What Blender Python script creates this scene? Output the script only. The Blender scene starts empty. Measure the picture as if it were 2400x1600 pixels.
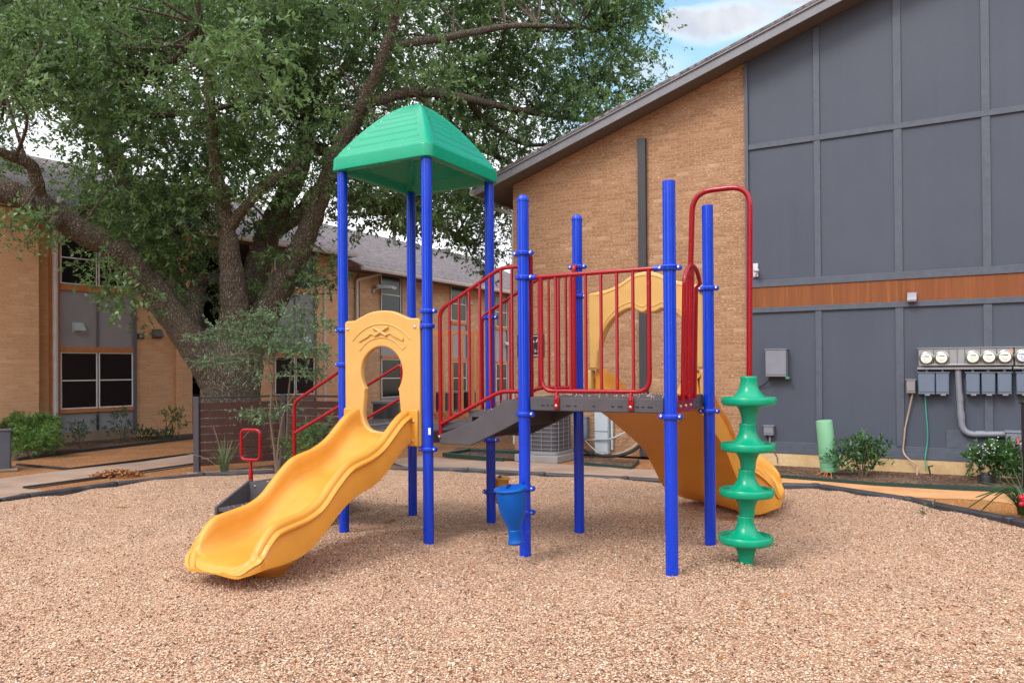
import bpy, bmesh, math, random
import numpy as np
from mathutils import Vector, Matrix
random.seed(7); RNG = np.random.default_rng(11)
S = bpy.context.scene; COL = S.collection
R = math.radians
# ------------------------------------------------------------------ camera
F, CX, CY = 1817.972, 1200.0, 850.656          # photo is 2400 x 1600
PITCH, ROLL, EYE = 0.00694691, -0.00699779, 1.44
def _rot():
    cp, sp = math.cos(PITCH), math.sin(PITCH)
    R0 = np.array([[1, 0, 0], [0, sp, -cp], [0, cp, sp]])
    c, s = math.cos(ROLL), math.sin(ROLL)
    return np.array([[c, -s, 0], [s, c, 0], [0, 0, 1]]) @ R0
CM = _rot()
cam_d = bpy.data.cameras.new('camera'); cam = bpy.data.objects.new('camera', cam_d); COL.objects.link(cam)
cam_d.sensor_width = 36; cam_d.sensor_fit = 'HORIZONTAL'; cam_d.lens = F / 2400 * 36
cam_d.shift_y = (CY - 800) / 2400; cam_d.clip_end = 2000; cam_d.clip_start = 0.05
m = Matrix.Identity(4)
for r in range(3):
    m[r][0], m[r][1], m[r][2] = CM[0][r], -CM[1][r], -CM[2][r]
m[2][3] = EYE
cam.matrix_world = m; S.camera = cam
ORG = np.array([0, 0, EYE])
def ray(x, y): return CM.T @ np.array([(x - CX) / F, (y - CY) / F, 1.0])
def gp(x, y, z=0.0):                            # where a line of sight meets the ground
    d = ray(x, y); q = ORG + d * ((z - EYE) / d[2]); return Vector(q)
def at(x, y, Y):                                # a point at a given distance
    d = ray(x, y); return Vector(ORG + d * (Y / d[1]))
class Plane:                                    # a vertical plane along azimuth a through p0; s runs along it, off comes towards the viewer
    def __init__(self, p0, a):
        self.a = a; self.D = np.array([math.cos(a), math.sin(a), 0]); self.N = np.array([-math.sin(a), math.cos(a), 0])
        self.c = float(np.array(p0) @ self.N); self.n_in = 1
    def sz(self, x, y, off=0.0):
        d = ray(x, y); t = (self.c - off - ORG @ self.N) / (d @ self.N); q = ORG + d * t
        return float(q @ self.D), float(q[2])
    def p(self, s, z, off=0.0):
        q = self.D * s + self.N * (self.c - off); return Vector((q[0], q[1], z))
    def px(self, x, y, off=0.0): return self.p(*self.sz(x, y, off), off)
AU = -0.509040873
U = Vector((math.cos(AU), math.sin(AU), 0)); W = Vector((-U.y, U.x, 0))
def L(u, w, z): return U * u + W * w + Vector((0, 0, z))
MLAT = Matrix(((U.x, W.x, 0, 0), (U.y, W.y, 0, 0), (0, 0, 1, 0), (0, 0, 0, 1)))
# ------------------------------------------------------------------ materials
def lin(r, g, b):
    f = lambda c: (c / 255 / 12.92 if c / 255 <= .04045 else ((c / 255 + .055) / 1.055) ** 2.4)
    return (f(r), f(g), f(b), 1)
class NT:
    def __init__(self, name):
        self.m = bpy.data.materials.new(name); self.m.use_nodes = True
        self.t = self.m.node_tree; self.b = self.t.nodes['Principled BSDF']; self.out = self.t.nodes['Material Output']
    def n(self, typ, **kw):
        x = self.t.nodes.new(typ)
        for k, v in kw.items():
            if k.startswith('i_'): x.inputs[k[2:].replace('_', ' ')].default_value = v
            else: setattr(x, k, v)
        return x
    def l(self, a, b): self.t.links.new(a, b)
    def pos(self): return self.n('ShaderNodeNewGeometry').outputs['Position']
    def noise(self, scale, detail=3, rough=.55, vec=None, dist=0):
        x = self.n('ShaderNodeTexNoise'); x.inputs['Scale'].default_value = scale; x.inputs['Detail'].default_value = detail
        x.inputs['Roughness'].default_value = rough; x.inputs['Distortion'].default_value = dist
        self.l(vec if vec is not None else self.pos(), x.inputs['Vector']); return x
    def ramp(self, fac, stops, interp='LINEAR'):
        x = self.n('ShaderNodeValToRGB'); x.color_ramp.interpolation = interp
        while len(x.color_ramp.elements) < len(stops): x.color_ramp.elements.new(.5)
        for e, (p, c) in zip(x.color_ramp.elements, stops): e.position = p; e.color = c if len(c) == 4 else (*c, 1)
        self.l(fac, x.inputs['Fac']); return x.outputs['Color']
    def mix(self, fac, a, b, mode='MIX'):
        x = self.n('ShaderNodeMix', data_type='RGBA', blend_type=mode)
        for s, v in ((x.inputs[0], fac), (x.inputs[6], a), (x.inputs[7], b)):
            if hasattr(v, 'is_output'): self.l(v, s)
            else: s.default_value = v
        return x.outputs[2]
    def math(self, op, a, b=0.0):
        x = self.n('ShaderNodeMath', operation=op)
        for s, v in ((x.inputs[0], a), (x.inputs[1], b)):
            if hasattr(v, 'is_output'): self.l(v, s)
            else: s.default_value = v
        return x.outputs[0]
    def bump(self, h, dist, strength=1.0):
        x = self.n('ShaderNodeBump'); x.inputs['Distance'].default_value = dist; x.inputs['Strength'].default_value = strength
        self.l(h, x.inputs['Height']); self.l(x.outputs['Normal'], self.b.inputs['Normal'])
    def set(self, **kw):
        for k, v in kw.items():
            s = self.b.inputs[k.replace('_', ' ')]
            if hasattr(v, 'is_output'): self.l(v, s)
            else: s.default_value = v
        return self
def mul(c, k): return (c[0] * k, c[1] * k, c[2] * k, 1)
def m_plastic(name, c, rough=.38, var=.10, spec=.5, bump=.0006, grime=None, dirt=.0):
    t = NT(name); n1 = t.noise(6, 4); n2 = t.noise(90, 2)
    col = t.mix(t.ramp(n1.outputs['Fac'], [(.3, (0, 0, 0, 1)), (.7, (1, 1, 1, 1))]), mul(c, 1 - var), mul(c, 1 + var * .6))
    if grime:                                   # scuffs and dust specks of their own shape
        n3 = t.noise(38, 6, .75); msk = t.ramp(n3.outputs['Fac'], [(.62, (0, 0, 0, 1)), (.74, (dirt, dirt, dirt, 1))])
        col = t.mix(msk, col, grime)
    t.set(Base_Color=col, Roughness=t.math('ADD', t.math('MULTIPLY', n1.outputs['Fac'], .16), rough - .08), Specular_IOR_Level=spec)
    t.bump(n2.outputs['Fac'], bump); return t.m
def m_siding(name, c, rough=.62):
    t = NT(name); mp = t.n('ShaderNodeMapping'); t.l(t.pos(), mp.inputs['Vector']); mp.inputs['Scale'].default_value = (5, 5, .22)
    a = t.noise(1.0, 6, .65, mp.outputs[0]); b = t.noise(.9, 5, .6); d = t.noise(30, 5, .7)
    col = t.mix(t.ramp(a.outputs['Fac'], [(.35, (0, 0, 0, 1)), (.7, (1, 1, 1, 1))]), mul(c, .93), mul(c, 1.07))
    col = t.mix(t.ramp(b.outputs['Fac'], [(.4, (0, 0, 0, 1)), (.66, (.7, .7, .7, 1))]), col, (c[0] * 1.16, c[1] * 1.13, c[2] * 1.08, 1))
    col = t.mix(t.ramp(d.outputs['Fac'], [(.70, (0, 0, 0, 1)), (.78, (.35, .35, .35, 1))]), col, mul(c, .62))
    t.set(Base_Color=col, Roughness=rough, Specular_IOR_Level=.4); t.bump(t.math('ADD', b.outputs['Fac'], t.math('MULTIPLY', d.outputs['Fac'], .05)), .012, .5); return t.m
def m_plain(name, c, rough=.6, metal=0.0, var=.12, scale=9, bump=.0):
    t = NT(name); n1 = t.noise(scale, 5, .6)
    col = t.mix(t.ramp(n1.outputs['Fac'], [(.3, (0, 0, 0, 1)), (.7, (1, 1, 1, 1))]), mul(c, 1 - var), mul(c, 1 + var))
    t.set(Base_Color=col, Roughness=rough, Metallic=metal)
    if bump: t.bump(t.noise(scale * 8, 3).outputs['Fac'], bump)
    return t.m
def m_brick(name, dirv, c1, c2, c3, mortar, speck, bw=.215, bh=.0745):
    t = NT(name); pos = t.pos()
    d = t.n('ShaderNodeVectorMath', operation='DOT_PRODUCT'); t.l(pos, d.inputs[0]); d.inputs[1].default_value = tuple(dirv)
    sx = t.n('ShaderNodeSeparateXYZ'); t.l(pos, sx.inputs[0])
    cb = t.n('ShaderNodeCombineXYZ'); t.l(d.outputs['Value'], cb.inputs[0]); t.l(sx.outputs['Z'], cb.inputs[1])
    wob = t.noise(3.0, 2); v = t.n('ShaderNodeVectorMath', operation='MULTIPLY_ADD')
    t.l(wob.outputs['Color'], v.inputs[0]); v.inputs[1].default_value = (.008, .006, 0); t.l(cb.outputs[0], v.inputs[2])
    bk = t.n('ShaderNodeTexBrick'); t.l(v.outputs[0], bk.inputs['Vector'])
    for k, x in (('Scale', 1.0), ('Mortar Size', .0065), ('Mortar Smooth', .25), ('Bias', -.1), ('Brick Width', bw), ('Row Height', bh)): bk.inputs[k].default_value = x
    bk.inputs['Color1'].default_value = (0, 0, 0, 1); bk.inputs['Color2'].default_value = (1, 1, 1, 1); bk.inputs['Mortar'].default_value = (.5, .5, .5, 1)
    base = t.ramp(bk.outputs['Color'], [(.0, c1), (.5, c2), (.86, c3), (.98, speck)])
    st = t.n('ShaderNodeMapping'); t.l(cb.outputs[0], st.inputs['Vector']); st.inputs['Scale'].default_value = (22, 44, 1)
    n2 = t.noise(1.0, 4, .65, st.outputs[0])
    base = t.mix(t.ramp(n2.outputs['Fac'], [(.50, (0, 0, 0, 1)), (.66, (.78, .78, .78, 1))]), base, speck)
    n3 = t.noise(1.3, 4)
    base = t.mix(t.ramp(n3.outputs['Fac'], [(.35, (0, 0, 0, 1)), (.7, (.55, .55, .55, 1))]), base, mul(c1, .9))
    col = t.mix(bk.outputs['Fac'], base, mortar)
    t.set(Base_Color=col, Roughness=.88, Specular_IOR_Level=.25)
    inv = t.math('SUBTRACT', 1.0, bk.outputs['Fac']); h = t.math('ADD', inv, t.math('MULTIPLY', n2.outputs['Fac'], .35))
    t.bump(h, .006, .8); return t.m
def m_leaf(name, dark, mid, light, rough=.42, trans=.35, spec=.5):
    t = NT(name); a = t.n('ShaderNodeAttribute', attribute_name='tone')
    col = t.ramp(a.outputs['Fac'], [(0, dark), (.55, mid), (1, light)])
    t.set(Base_Color=col, Roughness=rough, Specular_IOR_Level=spec)
    tr = t.n('ShaderNodeBsdfTranslucent'); t.l(t.mix(.5, col, mul(light, 1.2)), tr.inputs['Color'])
    mx = t.n('ShaderNodeMixShader'); mx.inputs[0].default_value = trans
    t.l(t.b.outputs[0], mx.inputs[1]); t.l(tr.outputs[0], mx.inputs[2]); t.l(mx.outputs[0], t.out.inputs['Surface']); return t.m
# ------------------------------------------------------------------ object helpers
def tag(o, label=None, cat=None, group=None, kind=None):
    if label: o['label'] = label
    if cat: o['category'] = cat
    if group: o['group'] = group
    if kind: o['kind'] = kind
    return o
def empty(name, loc, label=None, cat=None, group=None):
    o = bpy.data.objects.new(name, None); COL.objects.link(o); o.location = loc; o.empty_display_size = .2
    return tag(o, label, cat, group)
def attach(o, parent):
    o.parent = parent
    mw = Matrix.Identity(4); p = parent; chain = []
    while p: chain.append(p); p = p.parent
    for q in reversed(chain): mw = mw @ q.matrix_parent_inverse @ Matrix.LocRotScale(q.location, q.rotation_euler, q.scale)
    o.matrix_parent_inverse = mw.inverted()
def link_mesh(name, me, mats, parent=None):
    o = bpy.data.objects.new(name, me); COL.objects.link(o)
    for x in (mats if isinstance(mats, (list, tuple)) else [mats]): me.materials.append(x)
    if parent: attach(o, parent)
    return o
class MB:
    def __init__(self): self.v = []; self.f = []; self.mi = []; self.cur = 0
    def add(self, vs, fs):
        b = len(self.v); self.v += [tuple(x) for x in vs]
        for f in fs: self.f.append(tuple(b + i for i in f)); self.mi.append(self.cur)
        return self
    def box(self, lo, hi, M=None):
        x0, y0, z0 = lo; x1, y1, z1 = hi
        vs = [Vector(p) for p in ((x0, y0, z0), (x1, y0, z0), (x1, y1, z0), (x0, y1, z0), (x0, y0, z1), (x1, y0, z1), (x1, y1, z1), (x0, y1, z1))]
        if M is not None: vs = [M @ p for p in vs]
        return self.add(vs, [(0, 3, 2, 1), (4, 5, 6, 7), (0, 1, 5, 4), (1, 2, 6, 5), (2, 3, 7, 6), (3, 0, 4, 7)])
    def lbox(self, u0, u1, w0, w1, z0, z1): return self.box((u0, w0, z0), (u1, w1, z1), MLAT)
    def pbox(self, P, s0, s1, z0, z1, o0, o1):   # a box on a wall plane, from offset o0 to o1 towards the viewer
        vs = [P.p(s, z, o) for z in (z0, z1) for (s, o) in ((s0, o0), (s1, o0), (s1, o1), (s0, o1))]
        return self.add(vs, [(0, 1, 2, 3), (7, 6, 5, 4), (0, 4, 5, 1), (1, 5, 6, 2), (2, 6, 7, 3), (3, 7, 4, 0)])
    def prism(self, pts, d):                      # polygon (list of Vectors) pushed by vector d
        n = len(pts); d = Vector(d); vs = [Vector(p) for p in pts] + [Vector(p) + d for p in pts]
        fs = [tuple(range(n - 1, -1, -1)), tuple(range(n, 2 * n))] + [(i, (i + 1) % n, n + (i + 1) % n, n + i) for i in range(n)]
        return self.add(vs, fs)
    def tube(self, pts, r, n=10, cap=True):
        pts = [Vector(p) for p in pts]; k = len(pts); rs = r if isinstance(r, (list, tuple)) else [r] * k
        t0 = (pts[1] - pts[0]).normalized(); ref = Vector((0, 0, 1)) if abs(t0.z) < .9 else Vector((1, 0, 0))
        nx = t0.cross(ref).normalized(); vs = []; fs = []
        for i, p in enumerate(pts):
            a = pts[max(i - 1, 0)]; b = pts[min(i + 1, k - 1)]; t = (b - a).normalized()
            nx = (nx - t * nx.dot(t)).normalized(); ny = t.cross(nx)
            for j in range(n):
                q = 2 * math.pi * j / n; vs.append(p + (nx * math.cos(q) + ny * math.sin(q)) * rs[i])
        for i in range(k - 1):
            for j in range(n): fs.append((i * n + j, i * n + (j + 1) % n, (i + 1) * n + (j + 1) % n, (i + 1) * n + j))
        if cap: fs += [tuple(range(n - 1, -1, -1)), tuple((k - 1) * n + j for j in range(n))]
        return self.add(vs, fs)
    def lathe(self, prof, o=(0, 0, 0), axis=(0, 0, 1), n=24):   # prof: (radius, height)
        ax = Vector(axis).normalized(); ref = Vector((1, 0, 0)) if abs(ax.x) < .9 else Vector((0, 1, 0))
        x = (ref - ax * ref.dot(ax)).normalized(); y = ax.cross(x); o = Vector(o); vs = []; fs = []
        for (r, h) in prof:
            for j in range(n):
                q = 2 * math.pi * j / n; vs.append(o + ax * h + (x * math.cos(q) + y * math.sin(q)) * max(r, 1e-5))
        for i in range(len(prof) - 1):
            for j in range(n): fs.append((i * n + j, i * n + (j + 1) % n, (i + 1) * n + (j + 1) % n, (i + 1) * n + j))
        if prof[0][0] > 1e-3: fs.append(tuple(range(n - 1, -1, -1)))
        if prof[-1][0] > 1e-3: fs.append(tuple((len(prof) - 1) * n + j for j in range(n)))
        return self.add(vs, fs)
    def ball(self, c, r, n=8, sc=(1, 1, 1)):
        c = Vector(c); vs = []; fs = []; k = max(4, n // 2)
        for i in range(k + 1):
            a = math.pi * i / k
            for j in range(n): b = 2 * math.pi * j / n; vs.append(c + Vector((math.sin(a) * math.cos(b) * sc[0], math.sin(a) * math.sin(b) * sc[1], math.cos(a) * sc[2])) * r)
        for i in range(k):
            for j in range(n): fs.append((i * n + j, (i + 1) * n + j, (i + 1) * n + (j + 1) % n, i * n + (j + 1) % n))
        return self.add(vs, fs)
    def build(self, name, mats, parent=None, bevel=0.0, sharp=35, seg=2):
        me = bpy.data.meshes.new(name); me.from_pydata(self.v, [], self.f); me.update()
        bm = bmesh.new(); bm.from_mesh(me); bmesh.ops.recalc_face_normals(bm, faces=bm.faces); bm.to_mesh(me); bm.free()
        me.polygons.foreach_set('material_index', self.mi)
        me.shade_smooth(); me.set_sharp_from_angle(angle=R(sharp))
        o = link_mesh(name, me, mats, parent)
        if bevel:
            b = o.modifiers.new('bevel', 'BEVEL'); b.width = bevel; b.segments = seg; b.limit_method = 'ANGLE'; b.angle_limit = R(40); b.harden_normals = False
        return o
def fillet(pts, r, k=5):
    pts = [Vector(p) for p in pts]; out = [pts[0]]
    for i in range(1, len(pts) - 1):
        a, p, b = pts[i - 1], pts[i], pts[i + 1]; d1 = (a - p); d2 = (b - p)
        q = min(r, d1.length * .48, d2.length * .48); s = p + d1.normalized() * q; e = p + d2.normalized() * q
        for j in range(k + 1):
            t = j / k; out.append(s * (1 - t) ** 2 + p * 2 * t * (1 - t) + e * t * t)
    return out + [pts[-1]]
def smooth_curve(pts, k=6, closed=False):
    pts = [Vector(p) for p in pts]; n = len(pts); out = []
    for i in range(n if closed else n - 1):
        g = (lambda j: pts[j % n]) if closed else (lambda j: pts[min(max(j, 0), n - 1)])
        a, b, c, d = g(i - 1), g(i), g(i + 1), g(i + 2)
        for j in range(k):
            t = j / k; out.append(.5 * ((2 * b) + (c - a) * t + (2 * a - 5 * b + 4 * c - d) * t * t + (3 * b - a - 3 * c + d) * t ** 3))
    if not closed: out.append(pts[-1])
    return out
def plate(name, loops, thick, M, mat, parent, bevel=.01):   # flat plate with holes; loops in (x, y), M puts its plane in place
    cu = bpy.data.curves.new(name, 'CURVE'); cu.dimensions = '2D'; cu.fill_mode = 'BOTH'
    cu.extrude = thick / 2 - bevel; cu.bevel_depth = bevel; cu.bevel_resolution = 2; cu.offset = -bevel
    for lp in loops:
        sp = cu.splines.new('POLY'); sp.points.add(len(lp) - 1); sp.use_cyclic_u = True
        for q, p in zip(sp.points, lp): q.co = (p[0], p[1], 0, 1)
    tmp = bpy.data.objects.new('tmp', cu); COL.objects.link(tmp)
    dg = bpy.context.evaluated_depsgraph_get(); dg.update()
    me = bpy.data.meshes.new_from_object(tmp.evaluated_get(dg)); bpy.data.objects.remove(tmp); bpy.data.curves.remove(cu)
    me.materials.clear(); me.transform(M); me.shade_smooth(); me.set_sharp_from_angle(angle=R(40)); me.name = name
    return link_mesh(name, me, mat, parent)
def text_mesh(name, s, size, M, mat, parent, ext=.002):
    cu = bpy.data.curves.new(name, 'FONT'); cu.body = s; cu.size = size; cu.extrude = ext; cu.align_x = 'CENTER'; cu.align_y = 'CENTER'
    tmp = bpy.data.objects.new('tmp', cu); COL.objects.link(tmp)
    dg = bpy.context.evaluated_depsgraph_get(); dg.update()
    me = bpy.data.meshes.new_from_object(tmp.evaluated_get(dg)); bpy.data.objects.remove(tmp); bpy.data.curves.remove(cu)
    me.materials.clear(); me.transform(M); me.name = name
    return link_mesh(name, me, mat, parent)
def copy_tree(o, parent=None):
    c = o.copy(); COL.objects.link(c)
    if parent: c.parent = parent; c.matrix_parent_inverse = o.matrix_parent_inverse.copy()
    for ch in list(o.children): copy_tree(ch, c)
    return c
def np_mesh(name, verts, faces, mat, parent=None, tone=None, smooth=False):
    me = bpy.data.meshes.new(name); nv, nf, k = len(verts), len(faces), faces.shape[1]
    me.vertices.add(nv); me.vertices.foreach_set('co', verts.astype(np.float32).ravel())
    me.loops.add(nf * k); me.loops.foreach_set('vertex_index', faces.astype(np.int32).ravel())
    me.polygons.add(nf); me.polygons.foreach_set('loop_start', np.arange(0, nf * k, k, dtype=np.int32)); me.polygons.foreach_set('loop_total', np.full(nf, k, np.int32))
    if tone is not None:
        a = me.attributes.new('tone', 'FLOAT', 'POINT'); a.data.foreach_set('value', tone.astype(np.float32))
    me.update(calc_edges=True)
    if smooth: me.shade_smooth()
    return link_mesh(name, me, mat, parent)
def leaf_arrays(base, dirv, length, width, tone, up_bias=.6):
    """one folded four-cornered leaf per row"""
    n = len(base); dirv = dirv / np.linalg.norm(dirv, axis=1, keepdims=True)
    nr = RNG.normal(size=(n, 3)); nr[:, 2] += up_bias * 2; side = np.cross(dirv, nr); side /= np.linalg.norm(side, axis=1, keepdims=True) + 1e-9
    nn = np.cross(side, dirv); ln = length[:, None]; wd = width[:, None]
    v = np.empty((n, 4, 3)); v[:, 0] = base; v[:, 1] = base + dirv * ln * .45 + side * wd * .5 + nn * wd * .15
    v[:, 2] = base + dirv * ln - nn * ln * .08; v[:, 3] = base + dirv * ln * .45 - side * wd * .5 + nn * wd * .15
    return v.reshape(-1, 3), np.arange(n * 4).reshape(n, 4), np.repeat(tone, 4)
# ------------------------------------------------------------------ sky and light
SUN_EL, SUN_AZ = 47, 228                       # azimuth measured clockwise from +Y: the sun stands behind the camera, a little to its left
wd = bpy.data.worlds.new('World'); S.world = wd; wd.use_nodes = True
wt = wd.node_tree; bg = wt.nodes['Background']; bg.inputs['Strength'].default_value = .14
class WN(NT):
    def __init__(self): self.t = wt
wn = WN()
sky = wn.n('ShaderNodeTexSky'); sky.sky_type = 'NISHITA'; sky.sun_disc = False
sky.sun_elevation = R(SUN_EL); sky.sun_rotation = R(SUN_AZ); sky.air_density = 1.6; sky.dust_density = 1.0; sky.ozone_density = 2.2
tc = wn.n('ShaderNodeTexCoord').outputs['Generated']
sep = wn.n('ShaderNodeSeparateXYZ'); wn.l(tc, sep.inputs[0])
n1 = wn.noise(2.6, 7, .58, tc, .3); n2 = wn.noise(13.0, 6, .55, tc, .2)
# broad bank of bright cloud over everything except a clear patch in the north-east
ang = wn.math('ARCTAN2', sep.outputs['X'], sep.outputs['Y'])
e = wn.math('ADD', ang, wn.math('MULTIPLY', wn.math('SUBTRACT', n1.outputs['Fac'], .5), .25))
r1 = wn.n('ShaderNodeMapRange', interpolation_type='SMOOTHSTEP'); wn.l(e, r1.inputs[0]); r1.inputs[1].default_value = -.03; r1.inputs[2].default_value = .10; r1.inputs[3].default_value = 1; r1.inputs[4].default_value = 0
r2 = wn.n('ShaderNodeMapRange', interpolation_type='SMOOTHSTEP'); wn.l(e, r2.inputs[0]); r2.inputs[1].default_value = .9; r2.inputs[2].default_value = 1.5; r2.inputs[3].default_value = 0; r2.inputs[4].default_value = 1
def puff(px, py, rx, ry, amp, soft):           # one cumulus: an uneven ellipse of sky
    d = Vector(ray(px, py)).normalized(); az = math.atan2(d.x, d.y); el = math.asin(d.z)
    el_n = wn.math('ARCSINE', sep.outputs['Z'])
    a = wn.math('DIVIDE', wn.math('SUBTRACT', ang, az), rx); b = wn.math('DIVIDE', wn.math('SUBTRACT', el_n, el), ry)
    q = wn.math('SQRT', wn.math('ADD', wn.math('MULTIPLY', a, a), wn.math('MULTIPLY', b, b)))
    q = wn.math('ADD', q, wn.math('MULTIPLY', wn.math('SUBTRACT', n2.outputs['Fac'], .5), amp))
    x = wn.n('ShaderNodeMapRange', interpolation_type='SMOOTHSTEP'); wn.l(q, x.inputs[0])
    x.inputs[1].default_value = 1 - soft; x.inputs[2].default_value = 1 + soft; x.inputs[3].default_value = 1; x.inputs[4].default_value = 0
    return x.outputs[0]
c1 = puff(1700, 48, .058, .017, 2.0, .45); c2 = puff(1600, 50, .034, .012, 1.9, .4); c3 = puff(1490, 165, .04, .015, 2.2, .9); c4 = puff(1890, -10, .05, .010, 2.0, .6)
mx = lambda a, b: wn.math('MAXIMUM', a, b)
thin = wn.math('MULTIPLY', wn.ramp(n1.outputs['Fac'], [(.50, (0, 0, 0, 1)), (.8, (1, 1, 1, 1))]), .22)
cl = mx(mx(mx(r1.outputs[0], r2.outputs[0]), mx(c1, c2)), mx(wn.math('MULTIPLY', c3, .6), mx(c4, thin)))
shade0 = wn.ramp(n2.outputs['Fac'], [(.35, (5.2, 5.4, 5.9, 1)), (.6, (7.0, 7.05, 7.2, 1))])
skycol = wn.mix(1.0, sky.outputs['Color'], (1.02, 1.12, 1.12, 1), 'MULTIPLY')
# extra cloud brightness added in the unseen sky behind the viewer, as fill light
filldir = wn.n('ShaderNodeVectorMath', operation='DOT_PRODUCT'); wn.l(tc, filldir.inputs[0])
filldir.inputs[1].default_value = (math.sin(R(192)) * math.cos(R(28)), math.cos(R(192)) * math.cos(R(28)), math.sin(R(28)))
gl = wn.n('ShaderNodeMapRange', interpolation_type='SMOOTHSTEP'); wn.l(filldir.outputs['Value'], gl.inputs[0]); gl.inputs[1].default_value = -.25; gl.inputs[2].default_value = .95; gl.inputs[3].default_value = 1.0; gl.inputs[4].default_value = 2.0
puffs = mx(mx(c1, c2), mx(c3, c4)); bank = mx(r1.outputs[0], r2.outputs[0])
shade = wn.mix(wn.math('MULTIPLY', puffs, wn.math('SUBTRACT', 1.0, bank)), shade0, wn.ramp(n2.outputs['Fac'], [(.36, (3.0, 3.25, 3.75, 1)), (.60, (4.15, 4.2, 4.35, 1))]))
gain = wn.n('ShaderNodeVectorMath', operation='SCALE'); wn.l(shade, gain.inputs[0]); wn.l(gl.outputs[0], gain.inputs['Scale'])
# unseen dark horizon band added behind the viewer; gaps reflect as post streaks
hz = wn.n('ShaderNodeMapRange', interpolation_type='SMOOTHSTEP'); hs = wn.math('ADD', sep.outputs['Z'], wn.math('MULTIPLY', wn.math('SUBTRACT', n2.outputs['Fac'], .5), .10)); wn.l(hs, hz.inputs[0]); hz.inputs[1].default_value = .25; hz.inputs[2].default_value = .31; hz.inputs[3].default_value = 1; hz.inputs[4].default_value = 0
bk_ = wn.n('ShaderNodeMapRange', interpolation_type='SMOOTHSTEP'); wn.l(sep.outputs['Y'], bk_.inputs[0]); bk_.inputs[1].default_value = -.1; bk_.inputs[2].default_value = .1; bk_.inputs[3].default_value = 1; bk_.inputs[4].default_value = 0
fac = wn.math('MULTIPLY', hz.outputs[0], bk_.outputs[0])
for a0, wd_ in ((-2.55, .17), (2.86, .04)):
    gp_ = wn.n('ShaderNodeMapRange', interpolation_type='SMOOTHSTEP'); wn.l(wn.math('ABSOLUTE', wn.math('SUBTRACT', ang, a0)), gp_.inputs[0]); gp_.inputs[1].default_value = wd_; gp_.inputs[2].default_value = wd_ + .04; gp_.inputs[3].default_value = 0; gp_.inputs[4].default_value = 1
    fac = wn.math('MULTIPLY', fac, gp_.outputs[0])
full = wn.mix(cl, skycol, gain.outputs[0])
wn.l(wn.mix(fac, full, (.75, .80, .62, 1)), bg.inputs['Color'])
ld = bpy.data.lights.new('sun', 'SUN'); ld.energy = 1.4; ld.angle = R(17); ld.color = (1, .955, .89)
lo = bpy.data.objects.new('sun', ld); COL.objects.link(lo)
sd = Vector((math.sin(R(SUN_AZ)) * math.cos(R(SUN_EL)), math.cos(R(SUN_AZ)) * math.cos(R(SUN_EL)), math.sin(R(SUN_EL))))
lo.rotation_euler = sd.to_track_quat('Z', 'Y').to_euler(); lo.location = sd * 40
S.view_settings.view_transform = 'Standard'; S.view_settings.look = 'None'; S.view_settings.gamma = 1; S.view_settings.exposure = .68
S.view_settings.use_curve_mapping = False
S.cycles.max_bounces = 8; S.cycles.diffuse_bounces = 5; S.cycles.glossy_bounces = 3; S.cycles.transmission_bounces = 6; S.cycles.transparent_max_bounces = 8
S.cycles.use_denoising = True; S.cycles.sample_clamp_indirect = 6
# ------------------------------------------------------------------ planes the buildings stand on
A_R = R(-29.84578515)
PR = Plane(gp(2310, 1112), A_R); PR.c = 11.90            # the gable wall
PL = Plane(gp(310, 1022), R(54.4295))                    # long building at the left
s800, _ = PL.sz(802, 900)
PB = Plane(PL.p(s800, 0), R(60.4435))                    # its rear wing
# ------------------------------------------------------------------ palette
RED = m_plastic('red paint', lin(142, 1, 17), .17, .09, .45, .0004, (.50, .22, .20, 1), .5)
BLUE = m_plastic('blue paint', lin(0, 54, 184), .22, .08, .5, .0004, (.18, .28, .55, 1), .55)
DRUMBLUE = m_plastic('drum blue', lin(0, 78, 160), .32, .10, .25, .0008)
YELLOW = m_plastic('yellow plastic', lin(218, 153, 60), .34, .08, .42, .0008, (.26, .15, .05, 1), .6)
def thin(m, k, c):                              # rotomoulded walls let some light through
    t = m.node_tree; p = t.nodes['Principled BSDF']; o = t.nodes['Material Output']; tr = t.nodes.new('ShaderNodeBsdfTranslucent'); tr.inputs['Color'].default_value = c
    x = t.nodes.new('ShaderNodeMixShader'); x.inputs[0].default_value = k; t.links.new(p.outputs[0], x.inputs[1]); t.links.new(tr.outputs[0], x.inputs[2]); t.links.new(x.outputs[0], o.inputs['Surface'])
thin(YELLOW, .18, lin(246, 172, 66))
CREAM = m_plastic('pale yellow plastic', lin(198, 154, 88), .38, .06, .4, .0008, (.35, .22, .08, 1), .45)
GREEN = m_plastic('green plastic', lin(0, 144, 108), .26, .06, .35, .0002, (.05, .22, .14, 1), .4)
DECK = m_plastic('deck rubber', lin(74, 70, 74), .62, .14, .35, .002, (.3, .25, .2, 1), .4)
DECKDK = m_plain('deck slot', (.008, .008, .008, 1), .8)
BOLT = m_plain('bolt steel', (.55, .54, .52, 1), .3, 1.0, .05)
WHITE = m_plain('white frame', lin(226, 224, 224), .5, 0, .04)
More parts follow.
